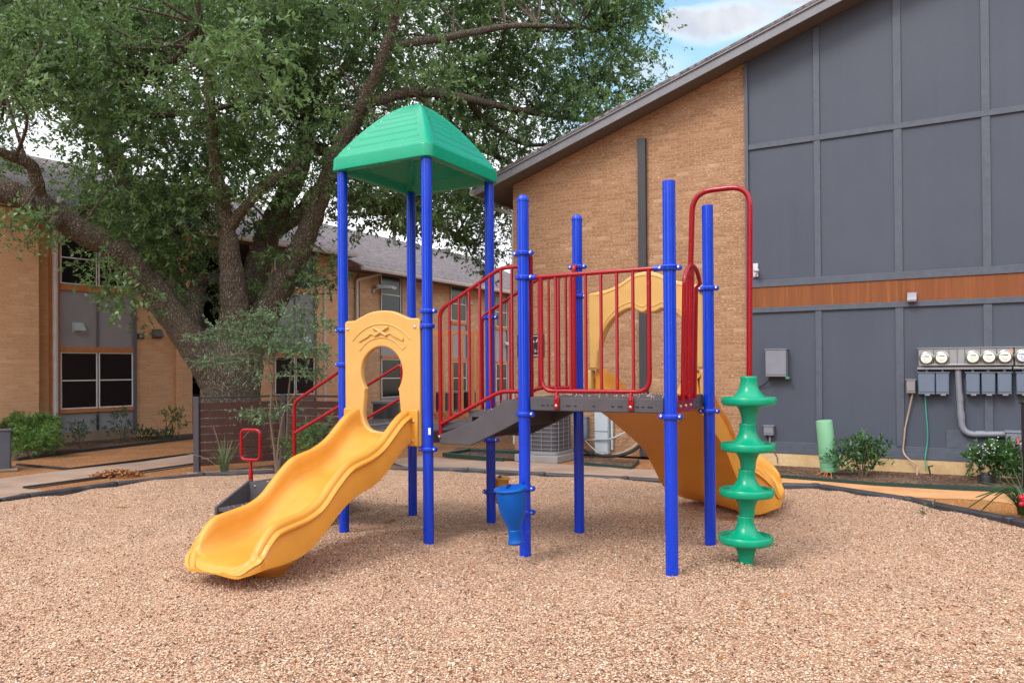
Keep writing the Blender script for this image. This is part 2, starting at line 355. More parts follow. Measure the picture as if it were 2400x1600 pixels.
# brick of the gable wall and the long building
BRICK_R = m_brick('gable brick', (math.cos(A_R) - math.sin(A_R), math.sin(A_R) + math.cos(A_R), 0), lin(142, 104, 76), lin(152, 113, 84), lin(166, 128, 98), lin(164, 132, 104), lin(206, 178, 148), .195, .0635)
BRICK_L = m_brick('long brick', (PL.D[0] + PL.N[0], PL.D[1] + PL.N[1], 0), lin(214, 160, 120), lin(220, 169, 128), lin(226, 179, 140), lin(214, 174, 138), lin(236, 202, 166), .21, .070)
BRICK_B = m_brick('rear brick', (PB.D[0] + PB.N[0], PB.D[1] + PB.N[1], 0), lin(180, 138, 104), lin(194, 152, 116), lin(206, 168, 132), lin(190, 158, 130), lin(216, 186, 154), .21, .070)
# ------------------------------------------------------------------ ground materials
def m_gravel():
    t = NT('pea gravel'); pos = t.pos()
    def vor(sc, feat='F1', rnd=1.0):
        x = t.n('ShaderNodeTexVoronoi', feature=feat); x.inputs['Scale'].default_value = sc; x.inputs['Randomness'].default_value = rnd; t.l(pos, x.inputs['Vector']); return x
    v1 = vor(86); v2 = vor(40); sepc = t.n('ShaderNodeSeparateColor'); t.l(v1.outputs['Color'], sepc.inputs[0])
    col = t.ramp(sepc.outputs[0], [(0, lin(98, 68, 52)), (.2, lin(174, 134, 106)), (.5, lin(206, 170, 142)), (.8, lin(220, 190, 162)), (1, lin(234, 216, 196))])
    gap = t.ramp(v1.outputs['Distance'], [(.38, (1, 1, 1, 1)), (.74, (.22, .15, .12, 1))])
    col = t.mix(1.0, col, gap, 'MULTIPLY')
    s2 = t.n('ShaderNodeSeparateColor'); t.l(v2.outputs['Color'], s2.inputs[0])
    col = t.mix(t.ramp(s2.outputs[1], [(.80, (0, 0, 0, 1)), (.86, (.5, .5, .5, 1))]), col, lin(166, 104, 62))
    nl = t.noise(.55, 4); nm = t.noise(3.2, 4, .6)
    col = t.mix(t.ramp(nl.outputs['Fac'], [(.3, (0, 0, 0, 1)), (.7, (.5, .5, .5, 1))]), col, mul(lin(204, 166, 138), .93))
    col = t.mix(t.ramp(nm.outputs['Fac'], [(.52, (0, 0, 0, 1)), (.72, (.42, .42, .42, 1))]), col, lin(160, 122, 92))
    t.set(Base_Color=col, Roughness=.85, Specular_IOR_Level=.3)
    h = t.math('SUBTRACT', 1.0, v1.outputs['Distance']); h2 = t.math('SUBTRACT', 1.0, v2.outputs['Distance'])
    t.bump(t.math('ADD', h, t.math('MULTIPLY', h2, .9)), .012, 1.0); return t.m
def m_mulch(name, a, b, c, dk, sc=55):
    t = NT(name); mp = t.n('ShaderNodeMapping'); t.l(t.pos(), mp.inputs['Vector']); mp.inputs['Scale'].default_value = (1, 1.9, 1); mp.inputs['Rotation'].default_value = (0, 0, .7)
    v = t.n('ShaderNodeTexVoronoi'); v.inputs['Scale'].default_value = sc; t.l(mp.outputs[0], v.inputs['Vector'])
    s = t.n('ShaderNodeSeparateColor'); t.l(v.outputs['Color'], s.inputs[0])
    col = t.ramp(s.outputs[0], [(0, a), (.5, b), (1, c)])
    col = t.mix(1.0, col, t.ramp(v.outputs['Distance'], [(.4, (1, 1, 1, 1)), (.85, (.25, .2, .16, 1))]), 'MULTIPLY')
    n = t.noise(1.7, 5, .6); col = t.mix(t.ramp(n.outputs['Fac'], [(.42, (0, 0, 0, 1)), (.68, (.75, .75, .75, 1))]), col, dk)
    t.set(Base_Color=col, Roughness=.9, Specular_IOR_Level=.2); t.bump(t.math('SUBTRACT', 1.0, v.outputs['Distance']), .02, 1.0); return t.m
def m_concrete(name, a, b, c):
    t = NT(name); n = t.noise(1.1, 6, .62); n2 = t.noise(26, 4, .6)
    col = t.ramp(n.outputs['Fac'], [(.3, a), (.5, b), (.72, c)])
    col = t.mix(t.ramp(n2.outputs['Fac'], [(.5, (0, 0, 0, 1)), (.8, (.35, .35, .35, 1))]), col, mul(a, .7))
    t.set(Base_Color=col, Roughness=.85, Specular_IOR_Level=.25); t.bump(n2.outputs['Fac'], .003); return t.m
GRAVEL = m_gravel()
MULCH = m_mulch('bark mulch', lin(166, 108, 66), lin(198, 140, 92), lin(212, 162, 116), lin(142, 100, 72))
SOIL = m_mulch('dark soil', lin(70, 50, 40), lin(112, 82, 66), lin(190, 160, 136), lin(66, 46, 38), 42)
ORANGE = m_mulch('orange grit', lin(176, 112, 58), lin(206, 144, 84), lin(226, 180, 124), lin(184, 120, 64), 60)
CONC = m_concrete('path concrete', lin(128, 106, 92), lin(150, 126, 110), lin(164, 140, 124))
CONC_R = m_concrete('stained concrete', lin(160, 112, 72), lin(190, 140, 96), lin(202, 154, 112))
FOUND = m_concrete('foundation concrete', lin(160, 128, 92), lin(196, 166, 124), lin(210, 184, 146))
# ------------------------------------------------------------------ ground sheets
def sheet(name, pts, z, mat, kind='structure'):
    b = MB(); b.add([(p[0], p[1], z) for p in pts], [tuple(range(len(pts)))]); o = b.build(name, mat); return tag(o, kind=kind)
def img_poly(pts): return [gp(*p) for p in pts]
sheet('ground', [(-120, -60), (120, -60), (120, 160), (-120, 160)], -.034, MULCH)
BORDER = [(-330, 1205), (0, 1176), (65, 1164), (272, 1136), (480, 1114.5), (690, 1105), (894, 1099.5), (1100, 1103), (1279, 1114.5), (1474, 1124.5), (1640, 1134), (1832, 1139), (1922, 1141.5), (2140, 1175), (2378, 1223), (2680, 1290)]
BP = [gp(*p) for p in BORDER]
def inside(px, py, poly):
    r = np.zeros(px.shape, bool); n = len(poly); j = n - 1
    for i in range(n):
        xi, yi, xj, yj = poly[i][0], poly[i][1], poly[j][0], poly[j][1]
        c = ((yi > py) != (yj > py)) & (px < (xj - xi) * (py - yi) / (yj - yi + 1e-12) + xi); r ^= c; j = i
    return r
def vnoise(x, y, sc, seed):
    g = np.random.default_rng(seed).random((256, 256)); fx = x * sc + 100.3; fy = y * sc + 100.7
    ix = np.floor(fx).astype(int); iy = np.floor(fy).astype(int); tx = fx - ix; ty = fy - iy; tx = tx * tx * (3 - 2 * tx); ty = ty * ty * (3 - 2 * ty)
    G = lambda a, b: g[a % 256, b % 256]
    return (G(ix, iy) * (1 - tx) + G(ix + 1, iy) * tx) * (1 - ty) + (G(ix, iy + 1) * (1 - tx) + G(ix + 1, iy + 1) * tx) * ty
POSTS = [(-4.64, 5.26), (-3.73, 5.26), (-4.64, 6.27), (-3.73, 6.27), (-2.83, 5.26), (-2.83, 6.27), (-1.67, 5.26), (-1.67, 6.27), (-1.28, 5.76)]
def gravel_h(x, y):
    h = 0
    for u, w in POSTS: p = L(u, w, 0); h = h + .016 * np.exp(-((x - p.x) ** 2 + (y - p.y) ** 2) / .009)
    p = L(-4.19, 3.25, 0); h = h - .035 * np.exp(-((x - p.x) ** 2 / .10 + (y - p.y) ** 2 / .06))
    return h + (vnoise(x, y, 1.1, 3) - .5) * .05 + (vnoise(x, y, 3.6, 4) - .5) * .036 + (vnoise(x, y, 11, 5) - .5) * .008
area = [(p.x, p.y) for p in BP] + [(9, -2.5), (-9.5, -2.5)]
st = .05; xs = np.arange(-9.6, 9.1, st); ys = np.arange(-2.5, 11.2, st)
gx, gy = np.meshgrid(xs, ys); keep = inside(gx[:-1, :-1] + st / 2, gy[:-1, :-1] + st / 2, area)
gz = gravel_h(gx, gy) - .002
nx = len(xs); ii, jj = np.nonzero(keep); q = ii * nx + jj
tag(np_mesh('gravel', np.stack([gx.ravel(), gy.ravel(), gz.ravel()], 1), np.stack([q, q + 1, q + nx + 1, q + nx], 1), GRAVEL, smooth=True), kind='structure')
# loose stones on top of it: too many to count
def stones(name, n, xr, yr, smin, smax, seed, zf, cols, mat):
    g = np.random.default_rng(seed); y = yr[0] + (yr[1] - yr[0]) * g.random(n) ** 1.5; x = (g.random(n) * 2 - 1) * (.74 * y + .3)
    k = inside(x, y, area); x, y = x[k], y[k]; n = len(x); s = (smin + (smax - smin) * g.random(n) ** 2)[:, None, None]
    o = np.array([[1, 0, 0], [0, 1, 0], [-1, 0, 0], [0, -1, 0], [0, 0, 1], [0, 0, -1]], float)
    v = o[None] * (1 + .5 * (g.random((n, 6, 1)) - .5)) * np.stack([1 + .7 * g.random(n), .7 + .4 * g.random(n), .5 + .3 * g.random(n)], 1)[:, None]
    a = g.random(n) * 6.283; c, q = np.cos(a)[:, None], np.sin(a)[:, None]; vx = v[:, :, 0] * c - v[:, :, 1] * q; vy = v[:, :, 0] * q + v[:, :, 1] * c
    v = np.stack([vx, vy, v[:, :, 2]], 2) * s; v[:, :, 0] += x[:, None]; v[:, :, 1] += y[:, None]; v[:, :, 2] += (zf(x, y))[:, None] + s[:, :, 0] * .15
    f = np.array([[0, 1, 4], [1, 2, 4], [2, 3, 4], [3, 0, 4], [1, 0, 5], [2, 1, 5], [3, 2, 5], [0, 3, 5]]); f = (f[None] + (np.arange(n) * 6)[:, None, None]).reshape(-1, 3)
    return np_mesh(name, v.reshape(-1, 3), f, mat, tone=np.repeat(g.random(n), 6))
tS = NT('loose stone'); aS = tS.n('ShaderNodeAttribute', attribute_name='tone')
tS.set(Base_Color=tS.ramp(aS.outputs['Fac'], [(0, lin(70, 46, 36)), (.16, lin(146, 100, 72)), (.4, lin(200, 160, 130)), (.85, lin(218, 188, 160)), (1, lin(234, 214, 194))]), Roughness=.8, Specular_IOR_Level=.3)
tag(stones('loose_pebbles', 100000, None, (2.9, 10.0), .0036, .0086, 5, gravel_h, None, tS.m), 'tan and cream pea gravel pebbles lying loose over the play area', 'pebbles', kind='stuff')
# fallen leaves and twigs on the gravel
g = np.random.default_rng(21); n = 3000; y = 3.0 + 8 * g.random(n) ** 1.2; x = (g.random(n) * 2 - 1) * .72 * y; k = inside(x, y, area); x, y = x[k], y[k]; n = len(x)
a = g.random(n) * 6.283; vv, ff, tt = leaf_arrays(np.stack([x, y, gravel_h(x, y) + .006], 1), np.stack([np.cos(a), np.sin(a), .12 * g.random(n)], 1), .015 + .035 * g.random(n) ** 2, .005 + .012 * g.random(n), g.random(n), 3)
tF = NT('dead leaf'); aF = tF.n('ShaderNodeAttribute', attribute_name='tone'); tF.set(Base_Color=tF.ramp(aF.outputs['Fac'], [(0, lin(58, 40, 30)), (.6, lin(132, 82, 44)), (1, lin(184, 120, 64))]), Roughness=.8)
tag(np_mesh('fallen_leaves', vv, ff, tF.m, tone=tt), 'small brown dead leaves scattered over the gravel', 'leaves', kind='stuff')
# paths and beds
sheet('path', img_poly([(-330, 1140), (0, 1118), (163, 1097), (330, 1079), (462, 1060), (640, 1043), (900, 1037), (925, 1052), (640, 1068), (462, 1085), (300, 1108), (55, 1141), (150, 1149.5), (40, 1165), (-330, 1199)]), -.018, CONC)
sheet('path', img_poly([(1075, 1075), (1250, 1080), (1480, 1095), (1560, 1098), (1600, 1108), (1640, 1120), (1470, 1118), (1280, 1107), (1100, 1095), (950, 1090), (900, 1076), (985, 1066)]), -.018, CONC)
sheet('path', img_poly([(1600, 1104), (1840, 1117), (2050, 1134), (2240, 1145), (2500, 1156), (2500, 1190), (2300, 1167), (2180, 1163), (2040, 1155), (1922, 1139), (1832, 1137), (1640, 1126)]), -.018, CONC_R)
sheet('grit', img_poly([(2040, 1155), (2180, 1163), (2300, 1167), (2500, 1190), (2680, 1230), (2680, 1288), (2378, 1222), (2140, 1174), (1960, 1147), (1930, 1143)]), -.022, ORANGE)
sheet('flower_bed', img_poly([(1770, 1080), (2400, 1108), (2560, 1110), (2560, 1158), (2400, 1148), (2050, 1133), (1832, 1114), (1740, 1110)]), -.014, SOIL)
sheet('flower_bed', img_poly([(0, 1040), (140, 1036), (330, 1018), (455, 1014), (455, 1024), (300, 1042), (140, 1062), (30, 1075), (-200, 1090), (-200, 1060)]), -.022, SOIL)
sheet('flower_bed', img_poly([(640, 1085), (760, 1082), (880, 1080), (895, 1098), (690, 1103), (480, 1112), (470, 1104)]), -.022, SOIL)
sheet('flower_bed', img_poly([(1370, 1066), (1500, 1078), (1478, 1096), (1365, 1084)]), -.012, SOIL)
sheet('flower_bed', img_poly([(1075, 1046), (1210, 1050), (1210, 1075), (1080, 1068), (1040, 1062)]), -.012, SOIL)
# edging strips
def strip(pts, h, t, mat, label, z=-.03, name='bed_edging', group=None):
    b = MB(); P = [gp(*p) for p in pts]
    for a, c in zip(P[:-1], P[1:]):
        d = (c - a).normalized(); nrm = Vector((-d.y, d.x, 0)) * t / 2; b.prism([a - nrm - d * .004, c - nrm + d * .004, c + nrm + d * .004, a + nrm - d * .004], (0, 0, h))
    for i, v in enumerate(b.v): b.v[i] = (v[0], v[1], v[2] + z)
    return tag(b.build(name, mat), label, 'edging', group)
EDGE = m_plain('black edging', lin(44, 44, 50), .5, 0, .25, 14)
EDGEG = m_plain('dark green edging', lin(28, 54, 46), .55, 0, .2, 14)
strip([(40, 1075), (130, 1062), (300, 1043), (400, 1031), (455, 1024)], .05, .03, EDGE, 'thin black edging strip between the left shrubs and orange mulch', group='garden edging strips')
strip([(40, 1086), (163, 1096.5), (300, 1080), (462, 1060)], .035, .03, EDGE, 'thin dark edging bent along the far side of the left path', group='garden edging strips')
strip([(55, 1140), (240, 1115.5), (300, 1107), (375, 1096), (462, 1084)], .035, .03, EDGE, 'thin dark edging along the near side of the left path', group='garden edging strips')
strip([(1832, 1115), (2050, 1133), (2240, 1141), (2400, 1147.5), (2560, 1156)], .05, .035, EDGEG, 'dark green edging strip in front of the meter wall bed', group='garden edging strips')
strip([(1365, 1085), (1478, 1096), (1496, 1080)], .05, .03, EDGEG, 'short dark green edging around the soil patch right of the air conditioner', group='garden edging strips')
b_ = [(1180, 1078), (1040, 1066), (1100, 1056), (1215, 1062)]
strip(b_, .07, .05, EDGEG, 'green timber frame of the small bed seen under the ramp', group='garden edging strips')
# heavy black border timbers round the play area, one by one
tB = NT('border timber'); nB = tB.noise(5, 5); tB.set(Base_Color=tB.ramp(nB.outputs['Fac'], [(.35, lin(40, 40, 46)), (.62, lin(56, 56, 62)), (.8, lin(96, 84, 74))]), Roughness=.5); tB.bump(tB.noise(60, 3).outputs['Fac'], .002)
lab = ['far left border timber meeting the concrete slab', 'short border timber beside the concrete slab corner', 'long border timber left of the mulch pile gap', 'border timber in front of the left mulch strip', 'border timber below the dark slatted fence', 'border timber behind the yellow wave slide', 'border timber behind the roofed tower', 'border timber under the dark ramp', 'border timber in front of the air conditioner', 'border timber just left of the curved slide', 'border timber hidden mostly by the curved slide', 'short border timber at the curved slide exit', 'border timber in front of the green pedestal', 'border timber in front of the orange grit', 'nearest right border timber beside the red flower']
def timber(a, c, label):
    d = (c - a); ln = d.length; d.normalize(); n = Vector((-d.y, d.x, 0)); pf = [(-.055, -.06), (-.055, .022), (-.04, .04), (.04, .04), (.055, .022), (.055, -.06)]
    b = MB(); a2 = a + d * .012; b.prism([a2 + n * p[0] + Vector((0, 0, p[1])) for p in pf], d * (ln - .024))
    e = c - d * .05; b.lathe([(.062, -.06), (.062, .030), (.05, .046), (.001, .048)], e, n=14)     # the stake socket at its end
    return tag(b.build('border_timber', tB.m, bevel=.006), 'black plastic ' + label, 'border timber', 'black timbers around the gravel play area')
for i in range(len(BP) - 1): timber(BP[i], BP[i + 1], lab[i])
# ================================================================== the gable building on the right
GREY = m_siding('grey siding paint', lin(66, 72, 85))
GREYT = m_plain('grey trim paint', lin(73, 79, 91), .6, 0, .14, 12, .002)
FASC = m_plain('fascia paint', lin(112, 112, 118), .45, 0, .12, 5, .001)
SOFF = m_plain('soffit paint', lin(96, 89, 86), .7, 0, .06, 3)
SHING = m_mulch('roof shingles', lin(104, 98, 100), lin(126, 118, 120), lin(142, 132, 134), lin(108, 100, 102), 9)
tR = NT('rust wood band'); mpR = tR.n('ShaderNodeMapping'); tR.l(tR.pos(), mpR.inputs['Vector']); mpR.inputs['Scale'].default_value = (16, 16, .6)
nR = tR.noise(1.2, 6, .7, mpR.outputs[0]); nR2 = tR.noise(18, 6, .75); nR3 = tR.noise(1.4, 4)
cR = tR.ramp(nR.outputs['Fac'], [(.3, lin(102, 56, 26)), (.55, lin(126, 72, 32)), (.75, lin(144, 90, 46))])
cR = tR.mix(tR.ramp(nR2.outputs['Fac'], [(.66, (0, 0, 0, 1)), (.74, (.6, .6, .6, 1))]), cR, lin(206, 168, 136))
cR = tR.mix(tR.ramp(nR3.outputs['Fac'], [(.4, (0, 0, 0, 1)), (.7, (.5, .5, .5, 1))]), cR, lin(120, 62, 32))
tR.set(Base_Color=cR, Roughness=.8); BAND = tR.m
OWOOD = m_plain('orange wood trim', lin(186, 118, 70), .75, 0, .16, 11, .001)
sL, _ = PR.sz(1204, 700); sBk, _ = PR.sz(1748.5, 500); sM, _ = PR.sz(2400, 600); sR = sM + 4.0
a1 = PR.sz(1272.6, 398); a2 = PR.sz(1740, 153); slope = (a2[1] - a1[1]) / (a2[0] - a1[0]); ztop = lambda s: a1[1] + slope * (s - a1[0])
# how far the rake overhangs: the foot of the fascia runs on the soffit's plane
best = min(((abs(PR.sz(1480, 261.5, o / 100)[1] - ztop(PR.sz(1480, 261.5, o / 100)[0])), o / 100) for o in range(20, 140))); OH = best[1]
print('overhang', OH, 'slope', slope, sL, sBk, sM)
DEEP = 11.0
G_ = empty('gable_building', PR.p(sL, 0), 'tall gable end building of tan brick and grey panels with a sloping roof edge', 'building')
def gable(s0, s1, z0, front, mat, name, back=-.25):
    b = MB(); pts = [PR.p(s0, z0, front), PR.p(s1, z0, front), PR.p(s1, ztop(s1), front), PR.p(s0, ztop(s0), front)]
    v = PR.p(0, 0, back) - PR.p(0, 0, front); b.prism(pts, v); return b.build(name, mat, G_)
zf = .166                                                # top of the concrete foundation
gable(sL, sBk, 0.0, 0, BRICK_R, 'brick_wall', -DEEP)
gable(sBk + .001, sR, zf, .012, GREY, 'siding')
b = MB(); b.pbox(PR, sBk + .02, sR, -.1, zf - .002, -.25, .03); b.build('foundation', FOUND, G_)
# battens and bands of the panelled part
tr = MB()
zb = lambda x, y: PR.sz(x, y)[1]
zu0, zu1 = zb(2050, 311.3) , zb(2050, 300.5)             # upper horizontal batten
zu0, zu1 = PR.sz(2107, 303.3)[1], PR.sz(2107, 290)[1]
b0, b1 = PR.sz(2000, 712)[1], PR.sz(2000, 661.5)[1]      # rust band
s_up = PR.sz(1766, 676)[1]
tr.pbox(PR, sBk + .001, sBk + .05, zf, ztop(sBk), .012, .055)
tr.pbox(PR, sBk + .05, sR, zu0, zu1, .012, .040)
tr.pbox(PR, sBk + .05, sR, b1, b1 + .105, .012, .044)
tr.pbox(PR, sBk + .05, sR, b0 - .075, b0, .012, .046)
tr.pbox(PR, sBk + .05, sR, zf, zf + .075, .012, .036)
tr.pbox(PR, sBk + .05, sR, zf + .075, zf + .17, .012, .022)
for (x, w_) in ((1920.5, .085), (2110, .10), (2317, .098)):
    s, _ = PR.sz(x, 900); h = w_ / 2
    for (q0, q1) in ((zf + .17, b0 - .075), (b1 + .105, zu0), (zu1, ztop(s - h) - .01)): tr.pbox(PR, s - h, s + h, q0, q1, .012, .034)
sx = PR.sz(2317, 900)[0] + 1.04
for k in range(4):
    for (q0, q1) in ((zf + .17, b0 - .075), (b1 + .105, zu0), (zu1, ztop(sx) - .01)): tr.pbox(PR, sx - .05, sx + .05, q0, q1, .012, .034)
    sx += 1.04
tr.build('batten', GREYT, G_, bevel=.003)
b = MB(); b.pbox(PR, sBk + .05, PR.sz(2113, 690)[0], b0, b1, .012, .030); b.pbox(PR, PR.sz(2113, 690)[0] + .002, sR, b0, b1, .012, .028); b.build('rust_band', BAND, G_)
b = MB(); s0, z0 = PR.sz(2219, 1055); s1, z1 = PR.sz(2345, 1010); b.pbox(PR, s0, s1, zf + .172, z1, .012, .024); b.build('patch_board', GREYT, G_, bevel=.002)
# roof: soffit, slab, fascia
se = PR.sz(1112, 440, OH)[0]                             # eave end
def slab(s0, s1, d0, d1, o0, o1, mat, name, bev=0):
    b = MB(); pts = [PR.p(s0, ztop(s0) + d0, o0), PR.p(s1, ztop(s1) + d0, o0), PR.p(s1, ztop(s1) + d1, o0), PR.p(s0, ztop(s0) + d1, o0)]
    b.prism(pts, PR.p(0, 0, o1) - PR.p(0, 0, o0)); return b.build(name, mat, G_, bevel=bev)
fh = PR.sz(1480, 232, OH)[1] - PR.sz(1480, 261.5, OH)[1] ; fh = .205 if not .1 < fh < .4 else fh
# vertical thickness of the fascia measured on its own plane
zt = PR.sz(1459, 246, OH); fh = zt[1] - ztop(zt[0]); print('fascia', fh, zt)
slab(se, sR + 3, .004, .03, OH - .03, -DEEP, SOFF, 'soffit')
slab(se, sR + 3, -.012, fh - .03, OH, OH - .03, FASC, 'fascia', .004)
slab(se - .03, sR + 3, fh - .028, fh + .012, OH + .03, -DEEP, SHING, 'roof')
slab(se - .02, sR + 3, fh - .06, fh - .030, OH + .024, OH + .001, FASC, 'drip_edge', .003)
b = MB(); b.prism([PR.p(se, ztop(se) - .012, OH - .03), PR.p(se + .03, ztop(se + .03) - .012, OH - .03), PR.p(se + .03, ztop(se + .03) + fh - .03, OH - .03), PR.p(se, ztop(se) + fh - .03, OH - .03)], PR.p(0, 0, -DEEP) - PR.p(0, 0, OH - .03)); b.build('eave_fascia', FASC, G_)
GUT = m_plain('gutter metal', lin(196, 192, 190), .45, 0, .08, 6)
gz = ztop(se) + fh - .06; gu = MB(); gs = se - .06
prof = [(-.055, 0), (-.055, -.09), (-.03, -.12), (.055, -.12), (.055, -.02), (.05, -.02), (.05, -.11), (-.028, -.11), (-.047, -.086), (-.047, 0)]
gu.prism([PR.p(gs + p[0], gz + p[1], OH - .02) for p in prof], PR.p(0, 0, -DEEP) - PR.p(0, 0, OH - .02)); gu.build('gutter', GUT, G_)
dn = MB(); path = fillet([PR.p(gs, gz - .1, -.35), PR.p(gs, gz - .22, -.35), PR.p(sL - .055, gz - .42, -.12), PR.p(sL - .055, gz - .8, -.10), PR.p(sL - .055, .1, -.10)], .08); dn.tube(path, .034, 8); dn.build('downspout', GUT, G_)
b = MB(); s0, _ = PR.sz(1500, 600); s1, _ = PR.sz(1518, 600); zt_ = PR.sz(1509, 327)[1]; b.pbox(PR, s0, s1, .02, zt_, .004, .085); b.build('wall_channel', m_plain('dark channel', lin(50, 50, 56), .55, 0, .1, 4), G_, bevel=.006)
# ================================================================== long building on the left and its rear wing
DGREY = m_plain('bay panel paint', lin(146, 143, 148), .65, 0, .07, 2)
DGREYT = m_plain('bay post paint', lin(98, 94, 104), .6, 0, .1, 6)
tG = NT('screened window'); nG = tG.noise(1.2, 3); nG2 = tG.noise(240, 2)
tG.set(Base_Color=tG.ramp(nG2.outputs['Fac'], [(.3, (.005, .0045, .007, 1)), (.7, (.014, .013, .018, 1))]), Roughness=.2, Specular_IOR_Level=.5); SCREEN = tG.m
VENT = m_plain('vent metal', lin(186, 192, 200), .4, .2, .06)
VENTD = m_plain('vent dark metal', lin(92, 86, 84), .5, 0, .1)
PIPE = m_plain('downpipe paint', lin(200, 192, 194), .45, 0, .08, 6)
BLD = empty('apartment_building', PL.px(310, 1022), 'long two storey tan brick apartment block behind the big oak with dark screened windows', 'building')
def pane(P, s0, s1, z0, z1, frame, off, sash=True):
    fw = .022; f = MB(); f.pbox(P, s0, s0 + fw, z0, z1, off, off + .02); f.pbox(P, s1 - fw, s1, z0, z1, off, off + .02)
    f.pbox(P, s0 + fw, s1 - fw, z0, z0 + fw, off, off + .019); f.pbox(P, s0 + fw, s1 - fw, z1 - fw, z1, off, off + .019)
    zm = (z0 + z1) / 2
    if sash: f.pbox(P, s0 + fw, s1 - fw, zm - .012, zm + .012, off, off + .018)
    f.build('frame', WHITE, frame)
def window(P, s0, s1, z0, z1, off, parent, n=1):
    g_ = MB(); g_.pbox(P, s0, s1, z0, z1, off, off + .006); w = g_.build('window', SCREEN, parent)
    d = (s1 - s0) / n
    for k in range(n): pane(P, s0 + k * d + (.015 if k else 0), s0 + (k + 1) * d - (.015 if k < n - 1 else 0), z0, z1, w, off + .004)
    return w
def bay(P, x0, x1, yref, rows, parent, off=.02, n=2, z_top=None):
    """a window bay: grey panel from ground to eave, windows and wood rails; rows hold (kind, y0, y1) read at the left edge"""
    s0 = P.sz(x0, yref)[0]; s1 = P.sz(x1, yref)[0]
    zs = [P.sz(x0, y)[1] for _, a, c in rows for y in (a, c)]
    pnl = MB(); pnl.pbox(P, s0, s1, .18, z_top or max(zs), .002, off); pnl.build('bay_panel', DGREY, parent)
    b = MB(); b.pbox(P, s0 - .005, s1 + .005, -.05, .18, .002, off + .03); b.build('bay_sill', CONC, parent)
    b = MB(); b.pbox(P, s1 - .01, s1 + .07, .05, z_top or max(zs), .002, off + .03); b.build('bay_post', DGREYT, parent, bevel=.004)
    mid = (s0 + s1) / 2
    for kind, a, c in rows:
        z1, z0 = P.sz(x0, a)[1], P.sz(x0, c)[1]
        if kind == 'w': window(P, s0 + .01, s1 - .015, z0, z1, off, parent, n)
        elif kind == 'b': t_ = MB(); t_.pbox(P, s0, s1 - .012, z0, z1, off, off + .045); t_.build('wood_rail', OWOOD, parent, bevel=.004)
        elif kind == 'm': t_ = MB(); t_.pbox(P, mid - .022, mid + .022, z0, z1, off, off + .018); t_.build('panel_strip', DGREYT, parent)
def hood(P, x0, x1, y0, y1, mat, parent, off=.02, name='vent_hood', d=.14):
    s0, z1 = P.sz(x0, y0); s1, z0 = P.sz(x1, y1); b = MB()
    b.pbox(P, s0, s1, z0, z1, off, off + .015); h = z1 - z0; e = .012
    b.prism([P.p(s0 + e, z1 - .02, off + .015), P.p(s0 + e, z1 - h * .12, off + .05), P.p(s0 + e, z0 + h * .28, off + d), P.p(s0 + e, z0 + h * .22, off + d), P.p(s0 + e, z0 + h * .05, off + .015)], P.p(s1 - e, 0) - P.p(s0 + e, 0))
    return b.build(name, mat, parent, bevel=.003)
zE = PL.sz(138, 500)[1]; zE = max(zE, 4.2)
e0 = PL.sz(5, 466, .5); e1 = PL.sz(757, 598, .5); zE = (e0[1] + e1[1]) / 2; print('left eave', e0, e1)
zE = e0[1]
sl = lambda x, y=900, o=0: PL.sz(x, y, o)[0]
b = MB()
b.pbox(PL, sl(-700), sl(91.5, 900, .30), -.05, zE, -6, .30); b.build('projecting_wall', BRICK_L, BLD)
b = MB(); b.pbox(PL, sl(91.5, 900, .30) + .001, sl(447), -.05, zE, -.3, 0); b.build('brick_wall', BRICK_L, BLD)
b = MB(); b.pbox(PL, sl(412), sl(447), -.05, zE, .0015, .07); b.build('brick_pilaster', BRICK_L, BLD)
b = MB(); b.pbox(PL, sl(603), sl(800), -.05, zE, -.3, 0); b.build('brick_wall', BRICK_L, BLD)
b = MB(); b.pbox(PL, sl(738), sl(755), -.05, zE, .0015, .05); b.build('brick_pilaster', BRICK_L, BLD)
b = MB(); b.pbox(PL, sl(114), sl(138.5), -.05, zE, .0015, .06); b.build('trim_board', OWOOD, BLD, bevel=.004)
# stair recess: dark side and back walls, landing, railings
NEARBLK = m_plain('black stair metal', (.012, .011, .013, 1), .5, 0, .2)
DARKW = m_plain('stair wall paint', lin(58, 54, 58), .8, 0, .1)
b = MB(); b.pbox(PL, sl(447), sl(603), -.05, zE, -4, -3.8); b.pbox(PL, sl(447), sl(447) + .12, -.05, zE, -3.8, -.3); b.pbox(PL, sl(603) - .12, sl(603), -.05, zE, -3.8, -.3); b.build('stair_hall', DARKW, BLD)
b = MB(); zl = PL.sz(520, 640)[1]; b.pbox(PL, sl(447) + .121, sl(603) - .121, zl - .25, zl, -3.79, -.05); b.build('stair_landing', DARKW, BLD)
b = MB(); r0, r1 = sl(447) + .02, sl(603) - .02
for zz in (.25, .55, .85, 1.15): b.pbox(PL, r0, r1, zz, zz + .03, -.02, .02)
k = r0
while k < r1: b.pbox(PL, k, k + .02, 1.18, 2.3, -.03, -.01); k += .11
b.build('stair_railing', NEARBLK, BLD)
